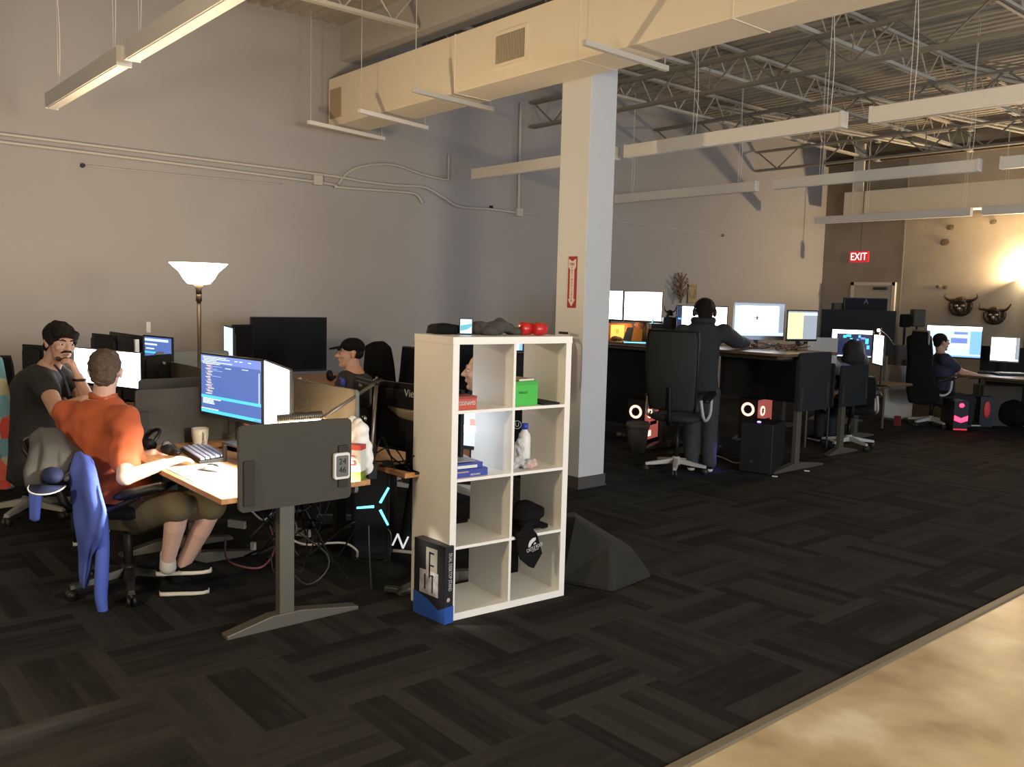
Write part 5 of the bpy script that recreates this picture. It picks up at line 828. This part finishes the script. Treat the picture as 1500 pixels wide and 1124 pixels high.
for u, v in [(1182, 690), (1135, 698)]: solo('paper_scrap', MB().box(on(u, v, .006), (.05, .03, .008), rz=.4), PAPER, 'tiny white scrap on the carpet near the black tower', 'scrap', 'paper scraps on the carpet')
q = on(908, 640, 0); solo('crumpled_foil', MB().ell((q.x, q.y, .03), (.05, .04, .03), n=9, m=6).ell((q.x+.05, q.y+.02, .02), (.03, .03, .02), n=8, m=5), mat('foil', (.18, .18, .17), .4), 'crumpled pale wrapper on the floor by the column', 'wrapper')
# office chair near the column
office_chair('tall black mesh office chair with a pale star base by the raised desk', (-5.45, 6.82), .33, 'tall', .56, base=mat('pale_base', (.46, .46, .43), .5), backh=.78, backw=.52, lean=.06, sp=0., backm=mat('mesh_charcoal', (.020, .022, .022), .85, bump=.3, bscale=200))
# PERSON E
pel = P(1026, 577, 8.9); ch = P(1022, 505, 8.9); nk = P(1030, 470, 8.88); rT = RTH*.95+FWH*-.2; fT = Z.cross(rT)
A = person('person', 'person in a dark hoodie and grey trousers standing at the raised desk, back turned', (pel.x, pel.y)); b = MB(); H = Head(P(1032, 458, 8.85), FWH+RTH*.05, (0, 0, 1), 1.05); H.skull(b, nk-Z*.01); torso(b, pel, ch, nk+Z*.01, rT, rT, .15, .18, .11)
shR, shL = P(1060, 488, 8.85), P(1000, 488, 8.9); elR, wrR = P(1078, 500, 9.05), P(1094, 503, 9.35); elL, wrL = P(992, 525, 9.0), P(1010, 508, 9.3); b.chain([shR, elR, wrR], [.06, .05, .03]); b.chain([shL, elL, wrL], [.06, .05, .03]); hand(b, wrR, (P(1103, 503, 9.42)-wrR), Z, -1, .4); hand(b, wrL, FWH, Z, 1, .4)
fts = [on(1038, 690, 0), on(1012, 688, 0)]
for q, f_ in zip((1, -1), fts):
    hp = pel+rT*.09*q; an_ = f_+Z*.08; kn = (hp+an_)/2+fT*.05; b.chain([hp, kn, an_], [.08, .06, .04])
fuse('body', b, SKIN, A, .008, 2); s = MB(); torso(s, pel+Z*.06, ch, nk-Z*.005, rT, rT, .185, .225, .15); s.chain([ch+(shR-ch)*.5, shR, elR, wrR], [.10, .095, .08, .05]); s.chain([ch+(shL-ch)*.5, shL, elL, wrL], [.10, .095, .08, .05]); s.tube([nk+Z*.005+(rT*math.cos(a_)*.10-fT*(math.sin(a_)*.10+.02)) for a_ in [2*PI*k/16 for k in range(16)]], .035, 8, close=True); fuse('hoodie', s, HOODIE, A, .013, 3, disp=.01, dscale=7)
s = MB()
for q, f_ in zip((1, -1), fts):
    hp = pel+rT*.09*q; an_ = f_+Z*.08; kn = (hp+an_)/2+fT*.05; s.chain([hp, kn, an_], [.12, .09, .075]); shoe(A, f_-fT*.06+Z*.005, f_+fT*.21+Z*.005)
s.loft([(pel-Z*.1, rT*.16, fT*.12), (pel+Z*.03, rT*.165, fT*.125)], 20); fuse('trousers', s, GPANT, A, .014, 2, disp=.008, dscale=8)
w_ = pel+Z*.045; part('waist_band', MB().tube([w_+rT*math.cos(a_)*.18+fT*math.sin(a_)*.135 for a_ in [2*PI*k/24 for k in range(24)]], .014, 8, close=True), mat('pale_band', (.30, .25, .22), .8), A, True, world=True)
b = MB(); H.e(b, (0, -.02, .045), (.088, .102, .088)); H.e(b, (0, -.055, -.02), (.07, .05, .06)); fuse('hair', b, HAIRD, A, .008, 1, disp=.005, dscale=35)
hp_ = part('headset', MB().tube([H.p(.098*math.cos(a_), -.005, .03+.105*math.sin(a_)) for a_ in [PI*k/14 for k in range(15)]], .010, 8), BLK, A, True, world=True)
for s_ in (-1, 1): part('ear_cup', MB().ell(H.p(s_*.098, -.005, .0), (.020, .04, .045), H.B), DGRY, hp_, True, world=True)
# ================================================================== SECOND ROW OF DESKS (right)
desk('low desk with a small charcoal side panel, beyond the black tower', -6.5, -4.98, 8.92, 9.60, .73, DWOOD, (-5.05, -6.3), sides=[(-4.97, 9.0, 9.60, .56, 1.02, PANELD)], group='low desks on the right')
desk('low desk holding the dark map monitor', -6.75, -5.06, 10.08, 10.95, .73, DWOOD, (-5.55, -6.6), group='low desks on the right')
mon('monitor with a dark map picture behind the hooded figure', 1219, 482, 11.0, 1279, 484, 10.8, .36, dict(base=S_NAVY, rects=[(0, .86, 1, 1, S_WHITE, 1), (0, 0, .12, .9, S_WHITE), (0, 0, 1, .05, S_PALE), (.28, .70, .36, .80, S_TEAL), (.36, .74, .48, .83, S_CYAN), (.45, .66, .52, .70, S_TEAL), (.66, .72, .72, .82, S_CYAN), (.72, .66, .84, .74, S_BLUE2), (.84, .50, .92, .70, S_TEAL), (.88, .30, .95, .45, S_CYAN), (.62, .62, .68, .68, S_BLUE2)]), bez_=.006)
mon('white-screened upright monitor beside the map monitor', 1281, 489, 10.75, 1295, 493, 10.3, .37, SW(), bez_=.004)
t = thing('white_divider', 'pale upright board between the raised desk and the hooded figure', 'board', tuple(P(1207, 560, 10.3))); A0, B0 = P(1183, 494, 10.2), P(1227, 493, 10.2); part('board', MB().prism([(0, 0), (1, 0), (1, .62), (0, .62)], V((A0.x, A0.y, A0.z-.62)), V((B0.x-A0.x, B0.y-A0.y, 0)), Z, .02), mat('pale_board', (.36, .35, .32), .7), t, world=True)
for q in (.12, .85): c_ = A0+(B0-A0)*q; part('leg', MB().cyl((c_.x, c_.y, 0), (c_.x, c_.y, A0.z-.60), .012, n=8), LEGM, t, world=True)
t.location.z = 0
for ch_ in t.children: ch_.location.z = 0; ch_.data.transform(M.Translation((0, 0, P(1207, 560, 10.3).z)))
# person F
pel = P(1243, 580, 10.45); ch = P(1238, 545, 10.5); nk = P(1247, 528, 10.5); rT = RTH*.9+FWH*.3; fT = Z.cross(rT); A = person('person', 'hunched person with a black hood and grey shirt at the map monitor', (pel.x, pel.y)); b = MB(); H = Head(P(1251, 518, 10.45), FWH*.9+RTH*.3-Z*.3, (FWH*.3+Z).normalized(), 1.05); H.skull(b, nk); torso(b, pel, ch, nk, rT, rT, .14, .18, .11); shR, shL = ch+rT*.19+Z*.08, ch-rT*.19+Z*.08
for q, sh_ in ((1, shR), (-1, shL)):
    el = sh_-Z*.2+fT*.1; wr = el+fT*.24; b.chain([sh_, el, wr], [.055, .045, .03]); hand(b, wr, fT, Z, -q, .4); kn = pel+rT*.1*q+fT*.4; an_ = V((kn.x, kn.y, .08)); b.chain([pel+rT*.1*q, kn, an_], [.08, .06, .04])
fuse('body', b, SKIN, A, .009, 2); s = MB(); torso(s, pel, ch, nk, rT, rT, .19, .22, .15)
for q, sh_ in ((1, shR), (-1, shL)): s.chain([sh_, sh_-Z*.17+fT*.08], [.085, .075])
fuse('shirt', s, GSHIRT, A, .014, 2, disp=.01, dscale=9); s = MB()
for q in (1, -1): kn = pel+rT*.1*q+fT*.4; s.chain([pel+rT*.1*q, kn, V((kn.x, kn.y, .08))], [.11, .085, .06]); shoe(A, V((kn.x, kn.y, .005))-fT*.04, V((kn.x, kn.y, .005))+fT*.2)
s.ell(pel, (.18, .16, .1)); fuse('trousers', s, MATS['dark_denim'], A, .016, 1); b = MB(); H.e(b, (0, -.02, .03), (.125, .13, .125)); H.e(b, (0, -.04, -.07), (.14, .11, .08)); H.e(b, (.03, -.02, -.09), (.12, .09, .07)); fuse('hood', b, mat('hood_black', (.016, .015, .017), .85), A, .012, 1, disp=.012, dscale=14)
q = P(1243, 640, 10.45); office_chair('chair of the hunched hooded person, behind the small panel', (q.x, q.y), .6, 'tall', .46, base=mat('pale_base', (.4, .4, .37)), backh=.35, backw=.45)
solo('striped_shirt_bag', MB().ell(P(1219, 562, 10.1), (.06, .05, .07)).ell(P(1222, 575, 10.1), (.05, .04, .08)), mat('olive_bag', (.16, .17, .05), .8, noise_amt=.6, nscale=30), 'small olive green bag hanging beside the dark panel', 'bag', smooth=True)
# tall dark panel and big black monitor on top
desk('raised desk with a wide charcoal privacy panel, below the far door', -6.95, -6.0, 11.5, 12.2, 1.15, DWOOD, (-6.35, -6.8), group='low desks on the right')
A0, B0 = P(1204, 453, 12.0), P(1312, 457, 12.0); t = thing('privacy_panel', 'wide charcoal desk panel standing below the far door', 'panel', ((A0.x+B0.x)/2, (A0.y+B0.y)/2, 0)); part('panel', MB().prism([(0, 0), (1, 0), (1, .62), (0, .62)], V((A0.x, A0.y, A0.z-.62)), V((B0.x-A0.x, B0.y-A0.y, 0)), Z, .025), PANELD, t, world=True)
for q in (.08, .92): c_ = A0+(B0-A0)*q; part('post', MB().cyl((c_.x, c_.y, 0), (c_.x, c_.y, A0.z-.60), .018, n=8), LEGM, t, world=True)
t = mon('wide black case with a faint emblem on top of the charcoal panel', 1237, 436, 12.35, 1301, 437, 12.35, .34, None, deskz=1.15, thick=.12, name='television'); text('emblem', 'A', .10, mat('emblem_faint', (.03, .02, .02), .4), t, frame((0, -.004, .60), (1, 0, 0), (0, 0, 1)))
solo('green_case', MB().box(P(1227, 449, 12.5)-Z*.08, (.14, .14, .26), rz=.8), mat('case_olive', (.05, .05, .035), .7), 'small olive box left of the black case on the panel', 'box', bevel=.005)
t = thing('clamp_lamp', 'small glowing clamp lamp lighting papers left of the black chair', 'lamp', tuple(P(1302, 505, 10.8))); part('arm', MB().tube(bez([P(1309, 505, 10.8), P(1300, 492, 10.8), P(1288, 482, 10.8)]), .005, 6), DGRY, t, True, world=True); part('lamp_head', MB().cone(P(1288, 482, 10.8), .03, P(1285, 487, 10.78), .045), BLK, t, True, world=True); part('bulb', MB().ell(P(1287, 484, 10.74), (.02, .02, .02)), emat('small_bulb', (1, .85, .6), 20), t, True, world=True)
lamp('POINT', 'clamp_lamp_light', tuple(P(1292, 490, 10.75)), (1, .72, .42), 2.2, shadow_soft_size=.03)
q = on(1309, 616, 0)+V((-.05, .2, 0)); solo('cardboard_box', MB().box((q.x-.02, q.y, .82+.151), (.26, .24, .30), rz=.8), mat('dim_card', (.13, .10, .07), .8), 'brown cardboard box standing on the white cabinet', 'box', bevel=.003)
t = thing('white_cabinet', 'small white cabinet left of the black high-backed chair', 'cabinet', tuple(on(1309, 616, 0)+V((-.05, .2, 0))), .45); part('carcass', MB().bx(-.20, .20, -.2, .2, .03, .82), mat('cabinet_white', (.46, .44, .41), .5), t, bevel=.004); part('door', MB().bx(-.19, .19, -.215, -.2, .05, .80), MATS['cabinet_white'], t, bevel=.003); part('plinth', MB().bx(-.19, .19, -.19, .19, 0, .03), DGRY, t)
solo('red_trinket', MB().ell(V((q.x+.15, q.y-.1, .87)), (.04, .03, .05), n=9, m=6).ell(V((q.x+.19, q.y-.06, .85)), (.03, .03, .03), n=8, m=5), mat('trinket', (.16, .06, .05), .6, noise_amt=.5, nscale=40), 'small reddish figurine cluster on the white cabinet', 'figurine', smooth=True)
# black clutter tower left of chair G
for u, v, r_, lab in [(1326, 470, .09, 'dark round speaker on a stand by the far wall'), (1344, 466, .12, 'olive cushion-like pack hung above the black chair')]:
    q = P(u, v, 13.2); t = thing('speaker' if 'speaker' in lab else 'backpack', lab, 'speaker' if 'speaker' in lab else 'backpack', (q.x, q.y, 0)); part('body', MB().box((q.x, q.y, q.z), (r_*1.5, r_*1.4, r_*2.2), rz=.8), BLKM if 'speaker' in lab else mat('case_olive', (.05, .05, .035)), t, bevel=.02, world=True); part('stand', MB().cyl((q.x, q.y, 0), (q.x, q.y, q.z-r_), .02, n=8).cyl((q.x, q.y, 0), (q.x, q.y, .02), .15), BLK, t, world=True)
# person G + chair
desk('dark desk of the man in the navy shirt by the far wall', -5.35, -3.8, 12.95, 14.05, .75, DWOOD, (-5.2, -3.95), group='low desks on the right')
mon('large monitor with pale blue windows in front of the man in navy', 1358, 475, 13.7, 1440, 480, 13.3, .50, dict(base=S_PALE, rects=[(0, .88, 1, 1, S_WHITE, 1), (.45, .45, .75, .62, S_BLUE2, 1), (.40, .66, .75, .70, S_WHITE, 1), (.5, .74, .75, .82, S_BLUE2, 1), (.8, .1, 1, .85, S_SKY), (.35, .30, .78, .42, S_WHITE), (0, 0, 1, .05, S_SKY)]), deskz=.75, bez_=.008)
mon('smaller white-screened monitor right of the pale blue one', 1452, 492, 13.0, 1495, 496, 12.75, .37, SW([(.88, .05, 1, 1, S_GRY)]), deskz=.75, frame_m=LGREY)
t = thing('partition', 'dark low partition standing behind the desk of the man in navy', 'partition', (-4.7, 14.2, 0)); part('panel', MB().bx(-.85, 1.1, 0, .04, .04, 1.13), PANELD, t, bevel=.004)
for x in (-.8, 1.05): part('foot', MB().bx(x-.03, x+.03, -.12, .16, 0, .04), LEGM, t)
pel = P(1375, 585, 12.6); ch = P(1376, 550, 12.6); nk = P(1378, 517, 12.6); fT = RTH*.95+FWH*.15; fT.normalize(); rT = fT.cross(Z); A = person('person', 'man in a navy T-shirt reaching to his desk in profile by the far wall', (pel.x, pel.y)); b = MB(); H = Head(P(1379, 502, 12.6), RTH, (0, 0, 1), 1.05); H.skull(b, nk-Z*.01); torso(b, pel, ch, nk, rT, rT, .15, .19, .12); shR = P(1384, 527, 12.4); elR, wrR = P(1408, 545, 12.45), P(1430, 550, 12.5); b.chain([shR, elR, wrR], [.06, .05, .034]); hand(b, wrR, RTH, Z, -1, .4); shL = P(1384, 527, 12.8); elL = shL-Z*.22+fT*.15; b.chain([shL, elL, elL+fT*.22], [.06, .05, .034]); hand(b, elL+fT*.22, fT, Z, 1, .4)
s = MB(); torso(s, pel, ch, nk-Z*.01, rT, rT, .20, .23, .17, .03); s.chain([shR, shR+(elR-shR)*.6], [.095, .085]); s.chain([shL, shL+(elL-shL)*.6], [.095, .085]); s2 = MB()
for q in (1, -1): kn = pel+rT*.1*q+fT*.42; b.chain([pel+rT*.1*q, kn, V((kn.x, kn.y, .08))], [.08, .06, .04]); s2.chain([pel+rT*.1*q, kn, V((kn.x, kn.y, .08))], [.12, .09, .065]); shoe(A, V((kn.x, kn.y, .005))-fT*.04, V((kn.x, kn.y, .005))+fT*.2)
s2.ell(pel, (.19, .17, .1)); fuse('body', b, SKIN, A, .009, 2); H.eyes(A); H.brows(A, HAIRD); fuse('shirt', s, NAVY, A, .014, 2, disp=.008, dscale=8); fuse('trousers', s2, MATS['dark_denim'], A, .016, 1); b = MB(); H.e(b, (0, -.022, .045), (.085, .098, .086)); H.e(b, (0, -.055, -.01), (.07, .045, .06)); fuse('hair', b, HAIRD, A, .009, 1)
q = on(1363, 616, .08); office_chair('black high-backed office chair with a pale base under the man in navy', (q.x, q.y), -.75, 'tall', .50, base=mat('pale_base', (.4, .4, .37)), backh=.80, backw=.58, sp=.2, lean=.05, lum=mat('pale_rim', (.25, .25, .25), .5))
cloth('black_coat', 'large black coat draped over the high chair back', 'coat', [[P(1328, 492, 12.3), P(1345, 487, 12.2), P(1366, 491, 12.2)], [P(1328, 530, 12.2), P(1347, 530, 12.1), P(1368, 535, 12.15)], [P(1326, 570, 12.2), P(1350, 572, 12.1), P(1374, 570, 12.15)], [P(1330, 590, 12.2), P(1352, 594, 12.1), P(1378, 586, 12.15)]], BLKM, .05, .05, 4)
for i, (u0, v0, u1, v1, lab) in enumerate([(1426, 566, 1481, 612, 'wide brown carton on end under the dark desk'), (1485, 566, 1497, 590, 'pale narrow carton at the right edge under the desk')]):
    a, c_ = P(u0, v0, 12.75), P(u1, v1, 12.75); h_ = abs(a.z-c_.z); solo('carton', MB().box(((a.x+c_.x)/2, (a.y+c_.y)/2+.15, h_/2+.01), (abs((c_-a).dot(RTH)), .3, h_*1.6), rz=math.atan2(RTH.y, RTH.x)), mat('dark_carton', (.06, .048, .032), .8) if i == 0 else CARD, lab, 'box', bevel=.004)
t = thing('computer_tower', 'black computer tower with red lights under the dark desk', 'computer', tuple(on(1406, 632, 0)), .8); part('case', MB().bx(-.10, .10, -.0, .42, .01, .42), BLK, t, bevel=.005); part('red_light', MB().ell((.0, -.004, .36), (.035, .008, .03)), S_RED, t, True); part('red_vent', MB().prism([(-.09, .22), (0, .18), (.09, .22), (.09, .15), (0, .12), (-.09, .15)], (0, -.004, 0), (1, 0, 0), (0, 0, 1), .004), S_RED, t); part('red_strip', MB().bx(-.09, .09, -.004, 0, .015, .035), S_REDD, t)
q = P(1446, 600, 12.55); t = thing('red_fan_light', 'dim red glowing fan grille in front of the brown carton', 'fan', (q.x, q.y, 0), .75); part('grille', MB().ell((0, 0, q.z), (.045, .010, .12)), mat('red_grille_glow', (.1, .01, .01), .5, emit=(.8, .02, .03), es=.25), t, True); part('case', MB().bx(-.09, .09, .01, .3, .0, q.z+.18), BLK, t)
for u, v, w_, lab in [(1478, 612, .26, 'black backpack slumped on the carpet at the right edge'), (1313, 612, .05, 'small red box at the foot of the white cabinet')]:
    q = on(u, v+12, 0); t = thing('backpack' if w_ > .1 else 'red_box', lab, 'backpack' if w_ > .1 else 'box', (q.x, q.y, 0))
    if w_ > .1: fuse('bag', MB().ell((0, 0, .19), (.26, .2, .20)).ell((.1, 0, .14), (.2, .17, .15)).ell((-.02, 0, .3), (.15, .12, .1)), BLKM, t, .015, 1, world=False, disp=.02, dscale=7)
    else: part('carton', MB().bx(-.04, .04, 0, .05, 0, .14), mat('dull_red', (.20, .03, .03), .6), t)
t = thing('desk_clutter_box', 'low dark tray of papers on the dark desk at the right edge', 'tray', tuple(P(1478, 552, 12.55)), .8); t.location.z = .75; part('tray', MB().bx(-.2, .2, -.1, .1, 0, .035), BLK, t, bevel=.006); part('papers', MB().bx(-.15, .19, -.09, .09, .035, .045), PAPER, t)
q = P(1455, 545, 12.7); keyboard('black keyboard in front of the man in navy', (q.x, q.y, .75), .3, .42, .14, BLK)
